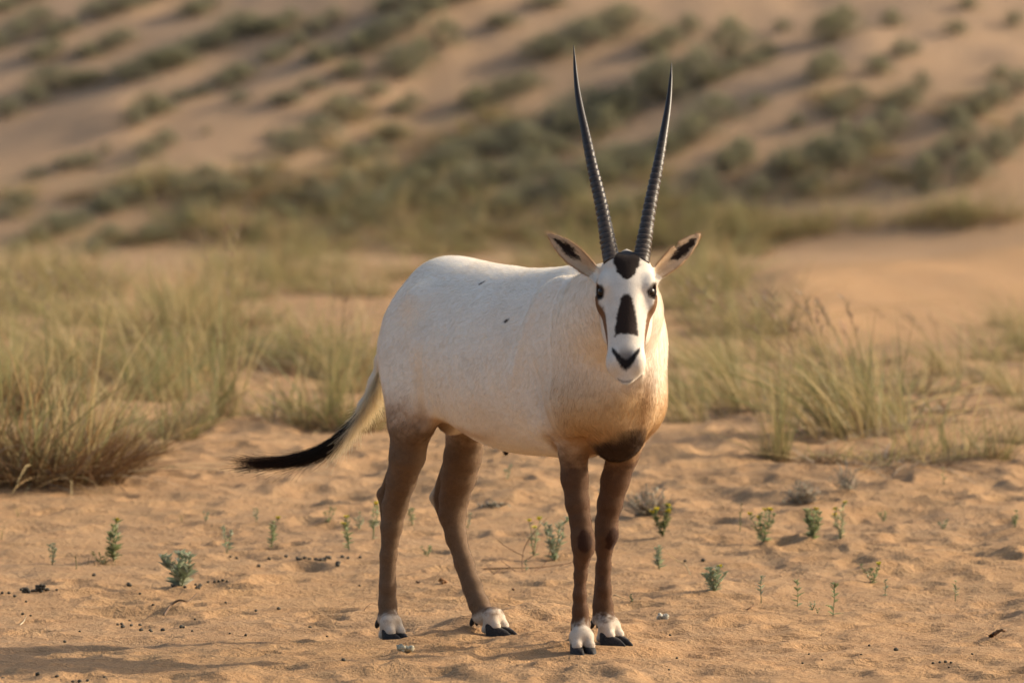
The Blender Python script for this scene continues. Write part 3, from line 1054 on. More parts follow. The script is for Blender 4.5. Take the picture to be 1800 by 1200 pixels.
def tail_strands(n, t0, t1, wid, col, droop, kk=14, spread=0.0, jitter=.1, bias=0.0):
    a0 = rng.uniform(*t0, n); a1 = np.clip(a0 + rng.uniform(*t1, n), 0, 1.04)
    s = np.linspace(0, 1, kk)[None]
    tt = a0[:, None] + (a1 - a0)[:, None] * s
    base = tail_c(np.clip(tt, 0, 1))
    over = np.maximum(tt - 1, 0)
    th = rng.uniform(0, 2 * math.pi, n); rr = np.sqrt(rng.random(n))
    ox, oy, oz = np.cos(th) * rr + bias, np.sin(th) * rr, rng.normal(0, .5, n)
    W = np.interp(tt, ts, wid) * (.35 + .65 * s ** .7)
    off = np.stack([ox[:, None] * W, oy[:, None] * W, (oz * .6)[:, None] * W], -1)
    R0 = dirl((1, 0, 0)); R1 = dirl((0, 1, 0)); R2 = UP
    cross = dirl((.55, 0, .83))                      # across the tail in the plane it hangs in
    p = base + off[..., 0:1] * cross + off[..., 1:2] * R1 + off[..., 2:3] * R2 * .5
    p = p - UP * (droop * rng.uniform(.3, 1.2, n))[:, None, None] * (s[..., None] ** 2)
    p = p + dirl((-1, 0, 0)) * over[..., None] * .5
    p = p + (rng.normal(0, spread, (n, 1, 3)) * (s[..., None] ** 3))
    r = np.full((n, kk), .00042) * (1 - .65 * s)
    c = np.asarray(col)[None] * rng.normal(1, jitter, (n, 1))
    return p, r, np.clip(c, .003, .9)


Wd = [.012, .024, .040, .055, .052, .038, .026, .018, .014, .012]
a1 = tail_strands(3200, (.0, .32), (.08, .22), [.018, .030, .046, .060, .056, .04, .02, .02, .02, .02], (.70, .60, .42), .026, spread=.010)
a2 = tail_strands(3400, (.10, .36), (.06, .14), [.018, .028, .044, .056, .054, .045, .03, .03, .03, .03], (.72, .60, .38), .050, spread=.012, bias=1.7)
hair_obj('tail_hair', np.concatenate([a1[0], a2[0]]), np.concatenate([a1[1], a2[1]]), np.concatenate([a1[2], a2[2]]), oryx)
b1 = tail_strands(1800, (.16, .52), (.20, .44), Wd, (.020, .014, .010), .010, 18, spread=.006, jitter=.35)
b2 = tail_strands(520, (.40, .62), (.34, .50), Wd, (.034, .018, .011), .006, 18, spread=.011, jitter=.35)
b3 = tail_strands(60, (.45, .60), (.20, .42), Wd, (.05, .025, .014), .035, 18, spread=.012, jitter=.3)
hair_obj('tail_tuft', np.concatenate([b1[0], b2[0], b3[0]]), np.concatenate([b1[1], b2[1], b3[1]]), np.concatenate([b1[2], b2[2], b3[2]]), oryx)
# =================================================================== plants and litter
pr = np.random.default_rng(5)


def plant_mat(name, trans=.35, rough=.6):
    m = NT(name)
    a = m.attr()
    nz = m.noise(35, 3, .6, m.obj_coord())
    a = m.mix(.35, a, m.ramp(nz, [(.3, (.55, .52, .48)), (.7, (1.0, 1.0, 1.0))]), 'MULTIPLY')
    m.l(a, m.b.inputs['Base Color'])
    m.b.inputs['Roughness'].default_value = rough
    m.b.inputs['Specular IOR Level'].default_value = .25
    t = m.n('ShaderNodeBsdfTranslucent'); m.l(a, t.inputs[0])
    mx = m.n('ShaderNodeMixShader'); mx.inputs[0].default_value = trans
    m.l(m.b.outputs[0], mx.inputs[1]); m.l(t.outputs[0], mx.inputs[2]); m.l(mx.outputs[0], m.out.inputs[0])
    return m.m


M_GRASS = plant_mat('grass_blade', .40)
M_LEAF = plant_mat('leaf', .45)
M_DRY = plant_mat('dry_stem', .15, .8)
M_FLOWER = plant_mat('flower', .25)


def ribbons(root, d0, length, width, bend, seg=5, col0=None, col1=None, twist=None):
    """curved tapering blades: root (N,3), d0 (N,3) start direction, bend (N,3) added along the blade"""
    n = len(root)
    t = np.linspace(0, 1, seg + 1)
    d0 = d0 / np.linalg.norm(d0, axis=1)[:, None]
    c = root[:, None] + (d0[:, None] * t[None, :, None] + bend[:, None] * (t ** 2)[None, :, None]) * length[:, None, None]
    side = np.cross(d0, pr.normal(0, 1, (n, 3)) if twist is None else twist)
    side /= np.linalg.norm(side, axis=1)[:, None] + 1e-9
    w = width[:, None] * np.maximum(1 - t[None] ** 1.7, .04) * (.6 + .4 * np.minimum(t[None] * 5, 1)) * .5
    L = c - side[:, None] * w[..., None]; Rr = c + side[:, None] * w[..., None]
    V = np.stack([L, Rr], 2).reshape(n, -1, 3)
    k = 2 * (seg + 1)
    f = np.array([[2 * i, 2 * i + 1, 2 * i + 3, 2 * i + 2] for i in range(seg)])
    F = (f[None] + (np.arange(n) * k)[:, None, None]).reshape(-1, 4)
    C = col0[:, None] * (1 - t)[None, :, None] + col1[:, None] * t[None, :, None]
    C = np.repeat(C, 2, axis=1)
    return V.reshape(-1, 3), F, C.reshape(-1, 3)


def join(parts):
    V, F, C, o = [], [], [], 0
    for v, f, c in parts:
        V.append(v); F.append(np.asarray(f) + o); C.append(c); o += len(v)
    return np.concatenate(V), np.concatenate(F), np.concatenate(C)


def quad_mesh(name, vfc, mat):
    V, F, C = vfc
    me = bpy.data.meshes.new(name)
    me.vertices.add(len(V)); me.vertices.foreach_set('co', V.astype(np.float32).ravel())
    me.loops.add(len(F) * 4); me.loops.foreach_set('vertex_index', F.astype(np.int32).ravel())
    me.polygons.add(len(F)); me.polygons.foreach_set('loop_start', np.arange(0, len(F) * 4, 4, dtype=np.int32))
    me.polygons.foreach_set('use_smooth', np.ones(len(F), bool))
    me.update()
    a = me.color_attributes.new('Col', 'FLOAT_COLOR', 'POINT')
    a.data.foreach_set('color', np.concatenate([C, np.ones((len(C), 1))], 1).astype(np.float32).ravel())
    me.materials.append(mat)
    return me


def jit(col, n, s=.18):
    c = np.asarray(col)[None] * (1 + pr.normal(0, s, (n, 1))) * (1 + pr.normal(0, s * .35, (n, 3)))
    return np.clip(c, .005, .85)


def mixcol(cols, wts, n, s=.18):
    k = pr.choice(len(cols), n, p=np.array(wts) / sum(wts))
    return jit(np.asarray(cols)[k], n, s) if False else np.clip(np.asarray(cols)[k] * (1 + pr.normal(0, s, (n, 1))), .005, .85)


G_GREEN, G_OLIVE, G_STRAW, G_BROWN, G_GREY, G_BLUE = (.200, .225, .085), (.285, .270, .115), (.52, .41, .20), (.200, .115, .052), (.36, .31, .24), (.20, .23, .13)


def tuft(n, h, r0, spread, wid, cols, wts, lean=(0, 0), droop=.45, seg=5, hvar=.35, base=G_BROWN):
    """n blades, height h, root radius r0"""
    th = pr.uniform(0, 2 * math.pi, n); rr = np.sqrt(pr.random(n)) * r0
    root = np.stack([np.cos(th) * rr, np.sin(th) * rr, np.full(n, -.012)], 1)
    out = np.stack([np.cos(th), np.sin(th)], 1) * (rr / max(r0, 1e-6))[:, None]
    a = pr.normal(0, spread, (n, 2)) + out * spread * .9 + np.asarray(lean)[None]
    d0 = np.concatenate([a, np.ones((n, 1))], 1)
    L = h * np.clip(pr.normal(1 - hvar * .6, hvar * .5, n), .2, 1.25)
    bend = np.concatenate([a * pr.uniform(.3, 1.1, (n, 1)) + pr.normal(0, .10, (n, 2)), -np.abs(a).sum(1, keepdims=True) * droop * pr.uniform(.2, 1, (n, 1))], 1)
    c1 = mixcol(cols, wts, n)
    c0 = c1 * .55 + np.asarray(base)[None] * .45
    return ribbons(root, d0, L, wid * pr.uniform(.6, 1.4, n), bend, seg, c0, c1)


def tubes(paths, rad, col):
    """thin round stems along point lists (4-sided)"""
    V, F, C, o = [], [], [], 0
    for p, r, c in zip(paths, rad, col):
        p = np.asarray(p, float); n = len(p)
        T = np.gradient(p, axis=0); T /= np.linalg.norm(T, axis=1)[:, None] + 1e-9
        ref = np.array([.3, .8, .5]); a = np.cross(T, ref); a /= np.linalg.norm(a, axis=1)[:, None] + 1e-9
        b = np.cross(T, a)
        rr = (np.linspace(1, .45, n) * r)[:, None]
        ring = np.stack([p + a * rr, p + b * rr, p - a * rr, p - b * rr], 1)
        V.append(ring.reshape(-1, 3)); C.append(np.tile(np.asarray(c)[None], (4 * n, 1)))
        for i in range(n - 1):
            for j in range(4):
                F.append((o + 4 * i + j, o + 4 * i + (j + 1) % 4, o + 4 * i + 4 + (j + 1) % 4, o + 4 * i + 4 + j))
        o += 4 * n
    return np.concatenate(V), np.array(F), np.concatenate(C)


def seed_stalks(n, h, r0, spread, lean=(0, 0), col=(.36, .29, .13), head=(.30, .22, .15)):
    paths, rad, cc, heads = [], [], [], []
    for _ in range(n):
        th = pr.uniform(0, 6.28); a = pr.normal(0, spread, 2) + np.asarray(lean)
        L = h * pr.uniform(.75, 1.15); b = np.array([np.cos(th), np.sin(th)]) * r0 * pr.random()
        t = np.linspace(0, 1, 7)[:, None]
        xy = b + a * L * t + a * L * .5 * t ** 2 + pr.normal(0, .02, 2) * L * t ** 2
        p = np.concatenate([xy, L * (t - .12 * np.abs(a).sum() * t ** 2)], 1)
        paths.append(p); rad.append(.0019); cc.append(np.asarray(col) * pr.uniform(.7, 1.2))
        k = 14; tt = pr.uniform(.80, 1.0, k)
        root = np.stack([np.interp(tt, t[:, 0], p[:, i]) for i in range(3)], 1)
        d = p[-1] - p[-2]; d = d / np.linalg.norm(d) + pr.normal(0, .35, (k, 3))
        c = jit(head, k, .25)
        heads.append(ribbons(root, d, np.full(k, .035), np.full(k, .004), pr.normal(0, .1, (k, 3)), 2, c, c))
    return tubes(paths, rad, cc), join(heads)


# ---- grass tuft kinds (each kind: mesh of green blades, dead blades, seed stalks)
KINDS = {}


def add_kind(name, **parts): KINDS[name] = parts


def qm(n, v, m): return quad_mesh(n, v, m)


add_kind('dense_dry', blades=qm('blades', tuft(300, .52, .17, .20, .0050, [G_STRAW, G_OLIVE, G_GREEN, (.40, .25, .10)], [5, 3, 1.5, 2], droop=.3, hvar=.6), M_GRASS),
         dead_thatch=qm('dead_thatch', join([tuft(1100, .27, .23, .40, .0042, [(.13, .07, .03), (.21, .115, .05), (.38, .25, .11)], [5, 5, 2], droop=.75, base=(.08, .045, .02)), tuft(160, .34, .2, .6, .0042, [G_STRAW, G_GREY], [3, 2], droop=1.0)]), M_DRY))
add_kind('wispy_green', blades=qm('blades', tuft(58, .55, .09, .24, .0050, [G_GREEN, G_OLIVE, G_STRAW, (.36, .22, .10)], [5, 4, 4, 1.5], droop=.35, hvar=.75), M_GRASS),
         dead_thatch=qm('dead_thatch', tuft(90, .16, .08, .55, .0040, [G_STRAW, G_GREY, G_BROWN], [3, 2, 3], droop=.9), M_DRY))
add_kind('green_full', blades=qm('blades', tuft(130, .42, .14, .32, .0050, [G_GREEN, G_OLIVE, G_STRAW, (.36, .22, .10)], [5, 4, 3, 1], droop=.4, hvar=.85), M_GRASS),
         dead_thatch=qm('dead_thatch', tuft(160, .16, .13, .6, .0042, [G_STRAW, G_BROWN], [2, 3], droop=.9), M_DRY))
_s, _h = seed_stalks(9, .52, .05, .13, (-.25, 0))
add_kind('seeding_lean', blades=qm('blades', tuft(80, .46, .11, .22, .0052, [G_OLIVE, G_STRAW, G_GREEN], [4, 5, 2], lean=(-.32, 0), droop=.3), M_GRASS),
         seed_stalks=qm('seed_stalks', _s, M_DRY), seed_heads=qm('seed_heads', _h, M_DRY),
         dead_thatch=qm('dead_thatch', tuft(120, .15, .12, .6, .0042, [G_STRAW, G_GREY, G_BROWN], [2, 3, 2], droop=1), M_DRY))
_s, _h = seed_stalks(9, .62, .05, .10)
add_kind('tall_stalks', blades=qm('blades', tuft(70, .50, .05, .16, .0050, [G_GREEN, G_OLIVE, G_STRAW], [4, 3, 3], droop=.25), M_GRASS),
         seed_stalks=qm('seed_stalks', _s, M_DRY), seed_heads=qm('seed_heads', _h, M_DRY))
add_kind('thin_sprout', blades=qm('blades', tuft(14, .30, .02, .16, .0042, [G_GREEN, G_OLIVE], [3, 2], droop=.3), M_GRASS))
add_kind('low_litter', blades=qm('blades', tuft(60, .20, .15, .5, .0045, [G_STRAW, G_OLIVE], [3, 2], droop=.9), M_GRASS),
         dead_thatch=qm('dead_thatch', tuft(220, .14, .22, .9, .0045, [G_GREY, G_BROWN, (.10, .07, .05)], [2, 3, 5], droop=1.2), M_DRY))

KIND_H = {'dense_dry': .52, 'wispy_green': .55, 'green_full': .42, 'seeding_lean': .52, 'tall_stalks': .62, 'thin_sprout': .30, 'low_litter': .20}


def place_tuft(kind, pos, height, rz=None, label=None, group=None, wide=1.0, name='grass_tuft', cat='grass tuft', simple=False):
    s = height / KIND_H[kind]
    e = empty(name, tuple(pos), pr.uniform(0, 6.28) if rz is None else rz)
    e.scale = (s * wide, s * wide, s)
    for part, me in KINDS[kind].items():
        if simple and part == 'seed_heads': continue
        o = link(bpy.data.objects.new(part, me), e); o['kind'] = 'stuff'
    tag(e, label, cat, group)
    return e


# ---- near grass, one by one: (px, py of the foot, height in photo px, kind, width factor, turn, label)
NEAR = [
    (55, 842, 300, 'dense_dry', 1.25, .3, 'big dense tussock with dark brown thatch and straw blades beside bare sand'),
    (165, 822, 210, 'dense_dry', .85, 1.9, 'smaller dense brown tussock leaning on the biggest dry tussock'),
    (255, 795, 210, 'wispy_green', 1.1, .5, 'loose straw and green tuft next to the smaller dense brown tussock'),
    (300, 770, 180, 'green_full', .9, 2.2, 'low green tuft with arching pale blades beside the dense brown tussocks'),
    (345, 750, 260, 'wispy_green', .9, 1.2, 'thin tuft of arching green and straw blades behind the bare sand'),
    (398, 728, 330, 'tall_stalks', .8, .0, 'tallest thin seed stalks standing alone above the pale grass'),
    (385, 735, 190, 'thin_sprout', 1.2, .4, 'few upright bluish blades at the foot of the tallest seed stalks'),
    (565, 748, 190, 'green_full', 1.2, .9, 'bright green bushy tuft behind the black tail tuft'),
    (618, 752, 170, 'green_full', 1.0, 2.9, 'green tuft just behind the white root of the tail'),
    (590, 745, 250, 'tall_stalks', .7, .6, 'pale upright stalks rising from the green tufts behind the tail'),
    (500, 735, 120, 'low_litter', 1.3, .2, 'flat grey straw litter on the shaded sand left of the tail'),
    (1372, 812, 255, 'tall_stalks', .75, 1.1, 'lone upright stalks with a green base on the sand right of the oryx chest'),
    (1362, 806, 130, 'green_full', .7, .1, 'short green tuft at the foot of the lone upright stalks'),
    (1300, 725, 250, 'seeding_lean', .9, .0, 'loose leaning seed grass on the sand near the oryx shoulder'),
    (1240, 705, 190, 'wispy_green', 1.0, .3, 'thin pale tuft just beside the oryx shoulder'),
    (1480, 770, 270, 'seeding_lean', 1.25, .05, 'wide seeding tuft leaning left over grey litter'),
    (1545, 760, 250, 'seeding_lean', 1.1, -.2, 'brown seeding tuft in the middle of the leaning seed grass'),
    (1610, 800, 210, 'wispy_green', 1.2, .8, 'straw coloured tuft with an orange base beside the grey litter'),
    (1685, 806, 200, 'wispy_green', .9, 1.7, 'upright olive tuft at the end of the grey litter strip'),
    (1745, 808, 150, 'green_full', .7, 2.0, 'small round olive tuft standing next to bare sand'),
    (1560, 815, 60, 'low_litter', 2.2, .0, 'strip of grey dead litter under the seeding grass'),
    (1460, 808, 50, 'low_litter', 2.0, .8, 'grey dead litter at the left end of the seeding grass'),
    (1650, 812, 50, 'low_litter', 1.8, 1.6, 'grey dead litter below the straw coloured tuft'),
    (1790, 780, 130, 'wispy_green', 1.2, .2, 'faded tuft behind the small round olive tuft'),
    (32, 908, 30, 'thin_sprout', .9, .0, 'tiny grass sprout alone on the sand in front of the biggest tussock'),
    (3, 950, 42, 'thin_sprout', .8, .8, 'green grass sprout near the mat-forming herb'),
    (320, 918, 22, 'thin_sprout', 1.2, .4, 'tiny yellow-green sprout on bare sand behind the spiky silver-green herb'),
    (700, 640, 150, 'wispy_green', 1.1, .5, 'pale tuft touching the rump of the oryx'),
]
for px, py, hpx, kind, wd, rz, lab in NEAR:
    p = hit(px, py)
    if kind == 'seeding_lean': rz = rz
    place_tuft(kind, p, hpx * p[1] / FPX, rz, lab, None, wd)

# ---- middle distance: pale grass belt left, belt right, scattered
gr2 = np.random.default_rng(77)


def scatter(n, x0, x1, y0, y1, kinds, wts, h0, h1, label, group, wide=(.9, 1.4), name='grass_tuft', cat='grass tuft', mind=16):
    pts = []
    tries = 0
    while len(pts) < n and tries < n * 30:
        tries += 1
        px, py = gr2.uniform(x0, x1), gr2.uniform(y0, y1)
        if any((px - a) ** 2 + (2 * (py - b)) ** 2 < mind ** 2 for a, b in pts): continue
        pts.append((px, py))
        k = kinds[gr2.choice(len(kinds), p=np.array(wts) / sum(wts))]
        p = hit(px, py)
        adj = {'wispy_green': 'wispy', 'green_full': 'bushy', 'dense_dry': 'dense', 'seeding_lean': 'seeding', 'low_litter': 'flat dead', 'tall_stalks': 'stalky'}[k]
        hh = gr2.uniform(h0, h1); adj += ' tall' if hh > h0 + .6 * (h1 - h0) else ' short'
        place_tuft(k, p, hh, None if k != 'seeding_lean' else gr2.uniform(-.4, .4), f'{adj} {label}', f'{adj} tufts: {group}', gr2.uniform(*wide), name, cat)


scatter(26, -20, 330, 590, 735, ['wispy_green', 'green_full', 'dense_dry', 'seeding_lean'], [5, 2, 1, 2], .26, .50, 'straw and olive grass tuft behind the dense brown tussocks', 'tall grass behind the brown tussocks')
scatter(14, 300, 665, 590, 690, ['wispy_green', 'green_full', 'low_litter'], [4, 2, 3], .22, .42, 'olive grass tuft on the sandy patch left of the oryx rump', 'thin grass beside the rump')
scatter(34, -20, 480, 480, 590, ['wispy_green', 'green_full', 'seeding_lean'], [4, 4, 2], .25, .50, 'yellow-green grass tuft in the pale belt at the dune foot', 'pale grass belt below the dune', (1.1, 1.7))
scatter(8, 480, 690, 495, 525, ['wispy_green', 'green_full'], [4, 4], .25, .45, 'grass tuft behind the small bare sand patch left of the rump', 'grass behind the bare patch', (1.1, 1.7))
scatter(16, 380, 1050, 440, 505, ['green_full', 'wispy_green'], [4, 3], .3, .5, 'olive grass tuft at the dune foot behind the back of the oryx', 'grass behind the back of the oryx', (1.3, 2.0))
scatter(16, 1190, 1340, 440, 600, ['green_full', 'wispy_green', 'tall_stalks'], [4, 3, 1], .3, .52, 'green grass tuft beside the left end of the bare sand ridge', 'tall grass beside the sand ridge')
scatter(16, 1200, 1500, 620, 745, ['wispy_green', 'seeding_lean', 'low_litter'], [3, 4, 2], .20, .36, 'brownish grass tuft between the oryx shoulder and the wide leaning tuft', 'seeding grass beside the shoulder')
scatter(12, 1480, 1820, 650, 765, ['seeding_lean', 'wispy_green', 'low_litter'], [3, 3, 3], .18, .32, 'faded grass tuft below the bare sand ridge', 'faded grass below the sand ridge')
scatter(7, 1730, 1820, 570, 640, ['green_full', 'wispy_green'], [3, 2], .2, .35, 'green grass tuft in the dark patch at the foot of the sand ridge', 'green patch below the sand ridge')
scatter(16, 900, 1620, 385, 440, ['green_full', 'wispy_green'], [5, 3], .28, .48, 'green grass tuft in the strip between the sand ridge and the dune', 'green strip behind the sand ridge', (1.3, 2.0))
scatter(4, 1670, 1800, 372, 405, ['green_full'], [1], .35, .5, 'bright green tuft standing on the crest of the sand ridge', 'tufts on the ridge crest', (1.3, 1.8))


scatter(34, 250, 1350, 340, 450, ['green_full', 'wispy_green'], [5, 2], .32, .55, 'grey-green grass tuft in the green band at the dune foot', 'green band at the dune foot', (1.5, 2.3), mind=36)


# ---- dune shrubs
def shrub_mesh(nleaf, w, h, cols, wts, nst=26):
    th = pr.uniform(0, 6.28, nleaf); rr = pr.random(nleaf) ** .5
    zz = pr.random(nleaf) ** .8
    lob = 1 + .22 * np.sin(3 * th + pr.uniform(0, 6)) + .15 * np.sin(5 * th + pr.uniform(0, 6))
    prof = np.sqrt(np.clip(1 - zz ** 2.2, 0, 1)) * (.75 + .25 * np.minimum(zz * 4, 1))
    root = np.stack([np.cos(th) * rr * prof * lob * w / 2, np.sin(th) * rr * prof * lob * w / 2, zz * h * (1 + .15 * np.sin(2 * th + 1))], 1)
    d = root / np.array([w / 2, w / 2, h]) * 1.2 + pr.normal(0, .55, (nleaf, 3)) + np.array([0, 0, .35])
    c = mixcol(cols, wts, nleaf, .25)
    lv = ribbons(root, d, pr.uniform(.05, .17, nleaf) * (w + .3), pr.uniform(.006, .013, nleaf) * (w + .4), pr.normal(0, .2, (nleaf, 3)), 2, c * .85, c)
    paths = []
    for _ in range(nst):
        a = pr.uniform(0, 6.28); q = pr.random() ** .5
        t = np.linspace(0, 1, 5)[:, None]
        e = np.array([np.cos(a) * q * w * .45, np.sin(a) * q * w * .45, h * pr.uniform(.5, .95)])
        paths.append(np.array([0, 0, -.03]) * (1 - t) + e * t * np.array([1, 1, 1]) + pr.normal(0, .012, (5, 3)) * t)
    st = tubes(paths, [.006 * (w + .3)] * nst, [(.14, .10, .07)] * nst)
    return lv, st


S_OLIVE, S_DARK, S_GREY, S_YEL = (.265, .260, .150), (.185, .172, .118), (.33, .30, .22), (.34, .32, .165)
SHR = []
for i in range(6):
    w, h = [(.9, .42), (.7, .40), (1.1, .45), (.6, .30), (.8, .5), (.5, .34)][i]
    lv, st = shrub_mesh(1050, w, h, [S_OLIVE, S_DARK, S_GREY, S_YEL], [5, 3, 2, [1, 2, 1, 3, .5, 4][i]])
    SHR.append((w, h, quad_mesh('foliage', lv, M_LEAF), quad_mesh('stems', st, M_DRY)))


def place_shrub(px, py, wpx, hpx, label, group):
    p = hit(px, py)
    w, h = wpx * p[1] / FPX, hpx * p[1] / FPX
    W, H, fo, st = SHR[gr2.integers(len(SHR))]
    e = empty('desert_shrub', tuple(p), gr2.uniform(0, 6.28))
    e.scale = (w / W * gr2.uniform(1.0, 1.35), w / W, h / H * .85)
    link(bpy.data.objects.new('foliage', fo), e); link(bpy.data.objects.new('stems', st), e)
    tag(e, label, 'shrub', group)


HILL = [(55, 190, 120, 50), (30, 75, 110, 45), (110, 70, 60, 30), (220, 22, 130, 40), (80, 110, 60, 30), (275, 272, 75, 38), (135, 303, 75, 30), (250, 222, 60, 48), (320, 190, 85, 26), (425, 188, 36, 20), (515, 182, 85, 30),
        (270, 135, 120, 42), (185, 95, 90, 36), (335, 105, 110, 40), (415, 148, 70, 28), (560, 250, 120, 60), (655, 280, 90, 48), (715, 205, 65, 34), (480, 60, 90, 34), (560, 70, 90, 40), (640, 95, 80, 40), (720, 50, 120, 50),
        (740, 125, 110, 70), (615, 145, 60, 32), (800, 20, 120, 40), (690, 30, 80, 34), (880, 180, 120, 50), (1030, 88, 170, 62), (1225, 150, 170, 100), (1290, 138, 90, 30), (1180, 90, 90, 46), (990, 250, 170, 74), (1100, 210, 120, 70),
        (1220, 250, 120, 60), (850, 285, 140, 60), (760, 310, 120, 50), (1050, 335, 130, 60), (1270, 325, 100, 60), (1475, 70, 80, 60), (1570, 52, 40, 32), (1450, 145, 72, 50), (1540, 130, 40, 30), (1582, 112, 40, 34), (1612, 102, 30, 26),
        (1490, 205, 75, 44), (1612, 182, 60, 50), (1720, 215, 90, 50), (1440, 295, 130, 70), (1530, 275, 110, 70), (1660, 300, 90, 66), (1755, 295, 120, 80), (1430, 345, 60, 40), (1340, 355, 50, 32), (1240, 375, 64, 50),
        (1620, 345, 30, 24), (395, 360, 140, 50), (225, 362, 110, 40), (140, 402, 120, 40), (20, 380, 70, 34), (345, 335, 80, 38), (620, 350, 130, 60), (700, 365, 120, 50), (520, 365, 90, 40), (820, 350, 120, 60), (930, 360, 120, 56),
        (470, 410, 90, 40), (300, 415, 100, 40), (180, 440, 80, 36), (60, 430, 90, 40), (600, 420, 100, 50), (1130, 375, 90, 50), (1760, 140, 50, 30), (1680, 60, 36, 26), (1380, 60, 30, 22), (1350, 110, 36, 26), (1700, 25, 30, 22),
        (1330, 200, 30, 20), (1400, 230, 34, 24), (1780, 50, 40, 30), (960, 20, 60, 20), (350, 30, 70, 30), (30, 12, 90, 30), (880, 60, 60, 30), (410, 70, 80, 34), (150, 160, 60, 28), (490, 110, 60, 30), (570, 120, 70, 36), (660, 175, 50, 26),
        (470, 250, 24, 14), (190, 270, 26, 16), (60, 320, 40, 20), (360, 250, 20, 12), (1560, 210, 40, 24), (1790, 170, 50, 34), (1300, 270, 50, 30), (1170, 290, 90, 50), (940, 300, 100, 50)]
for px, py, w, h in HILL:
    side = 'shaded left flank of the dune' if px < 640 else ('middle of the dune behind the horns' if px < 1310 else 'pale sunlit right flank of the dune')
    row = 'high on' if py < 130 else ('halfway up' if py < 260 else 'low on')
    tone = 'dark olive' if px < 640 else ('grey-green' if px < 1310 else 'green')
    n_ = 3 if w >= 85 else (2 if w >= 60 else 1)          # broad patches are several shrubs in a slanting line
    for q in range(n_):
        o_ = q - (n_ - 1) / 2
        sc_ = {1: 1.0, 2: .72, 3: .56}[n_] * gr2.uniform(.8, 1.2)
        who = {1: 'lone small', 2: 'lower of two' if q == 0 else 'upper of two', 3: ['lowest of three', 'middle of three', 'topmost of three'][q]}[n_]
        place_shrub(px + o_ * w * .36 + gr2.uniform(-6, 6), max(py - o_ * h * .42 + gr2.uniform(-5, 5), 3), w * 1.15 * sc_, h * .95 * (sc_ ** .5), f'{who} {tone} shrub{"s" if n_ > 1 else ""} {row} the {side}', f'{who} shrubs {row} the {side}')


for k, (a, b, c, d, n) in {'the shaded left flank of the dune': (0, 600, 300, 440, 22), 'the middle of the dune': (560, 1320, 210, 430, 44), 'the pale right flank of the dune': (1330, 1800, 170, 360, 16)}.items():
    scatter(n, a, b, c, d, ['green_full', 'wispy_green', 'low_litter'], [4, 2, 2], .20, .34, f'olive grass clump between shrubs on {k}', f'grass clumps on {k}', (1.3, 2.2), mind=30)


# ---- small desert herbs on the bare sand
def lancet(root, d, L, W, c0, c1):
    """short broad leaf blades"""
    return ribbons(root, d, L, W, np.concatenate([d[:, :2] * .25, -np.full((len(root), 1), .15)], 1), 3, c0, c1)


def herb(px, py, hpx, wpx, label, stems=3, leaves=14, flowers=0, tone=(.125, .165, .075), leaf=.5, group=None, mat_base=False, tight=False):
    p = hit(px, py)
    h, w = hpx * p[1] / FPX, wpx * p[1] / FPX
    e = empty('desert_herb', tuple(p), 0)
    paths, lv, tops = [], [], []
    for s in range(stems):
        a = 2 * math.pi * (s + pr.random()) / stems; sp = w * .5 * (.35 + .65 * pr.random()) if stems > 1 else w * .12
        hh = h * (pr.uniform(.62, 1.0) if s else 1.0)
        t = np.linspace(0, 1, 7)[:, None]
        end = np.array([math.cos(a) * sp, math.sin(a) * sp, hh])
        q = end * np.concatenate([t ** .9, t ** .9, t], 1) + pr.normal(0, h * .03, (7, 3)) * t
        q[0, 2] = -.006
        paths.append(q); tops.append(q[-1])
        k = int(leaves * 1.7)
        tt = np.clip(pr.beta(1.6 if not tight else 2.6, 1.0, k), .08, 1)
        root = np.stack([np.interp(tt, t[:, 0], q[:, i]) for i in range(3)], 1)
        th = np.arange(k) * 2.4 + pr.random() * 6
        up = .35 + 1.0 * tt
        d = np.stack([np.cos(th), np.sin(th), up * pr.uniform(.6, 1.2, k)], 1)
        L = h * leaf * pr.uniform(.26, .48, k) * (1.15 - .45 * tt)
        c = jit(tone, k, .16)
        lv.append(lancet(root, d / np.linalg.norm(d, axis=1)[:, None], L, L * .40, c * .95, c))
        # crown of young leaves
        k2 = 7; th = pr.uniform(0, 6.28, k2)
        d = np.stack([np.cos(th), np.sin(th), pr.uniform(.5, 1.6, k2)], 1)
        c = jit(np.asarray(tone) * 1.15, k2, .15)
        lv.append(lancet(np.repeat(q[-1][None], k2, 0), d / np.linalg.norm(d, axis=1)[:, None], h * leaf * pr.uniform(.16, .28, k2), np.full(k2, h * leaf * .10), c, c))
    st = tubes(paths, [max(.0012, h * .018)] * stems, [np.array((.20, .22, .11)) * pr.uniform(.8, 1.2) for _ in range(stems)])
    link(bpy.data.objects.new('stems', quad_mesh('stems', st, M_LEAF)), e)
    fo = link(bpy.data.objects.new('foliage', quad_mesh('foliage', join(lv), M_LEAF)), e); fo['kind'] = 'stuff'
    for i in range(flowers):
        c = tops[i % stems] + pr.normal(0, h * .05, 3) * (i >= stems) + np.array([0, 0, h * .02])
        k = 10; th = pr.uniform(0, 6.28, k)
        d = np.stack([np.cos(th), np.sin(th), pr.uniform(.2, 1.2, k)], 1)
        cc = jit((.62, .50, .03), k, .12)
        fl = ribbons(np.repeat(c[None], k, 0), d, np.full(k, .011), np.full(k, .009), np.zeros((k, 3)), 2, cc, cc)
        link(bpy.data.objects.new('flower', quad_mesh('flower', fl, M_FLOWER)), e)
    if mat_base:
        tb = tuft(260, .035, w * .55, .9, .0035, [(.15, .11, .05), (.12, .13, .05), (.22, .16, .08)], [3, 2, 2], droop=.8)
        o = link(bpy.data.objects.new('dry_mat', quad_mesh('dry_mat', tb, M_DRY)), e)
    tag(e, label, 'herb', group)
    return e


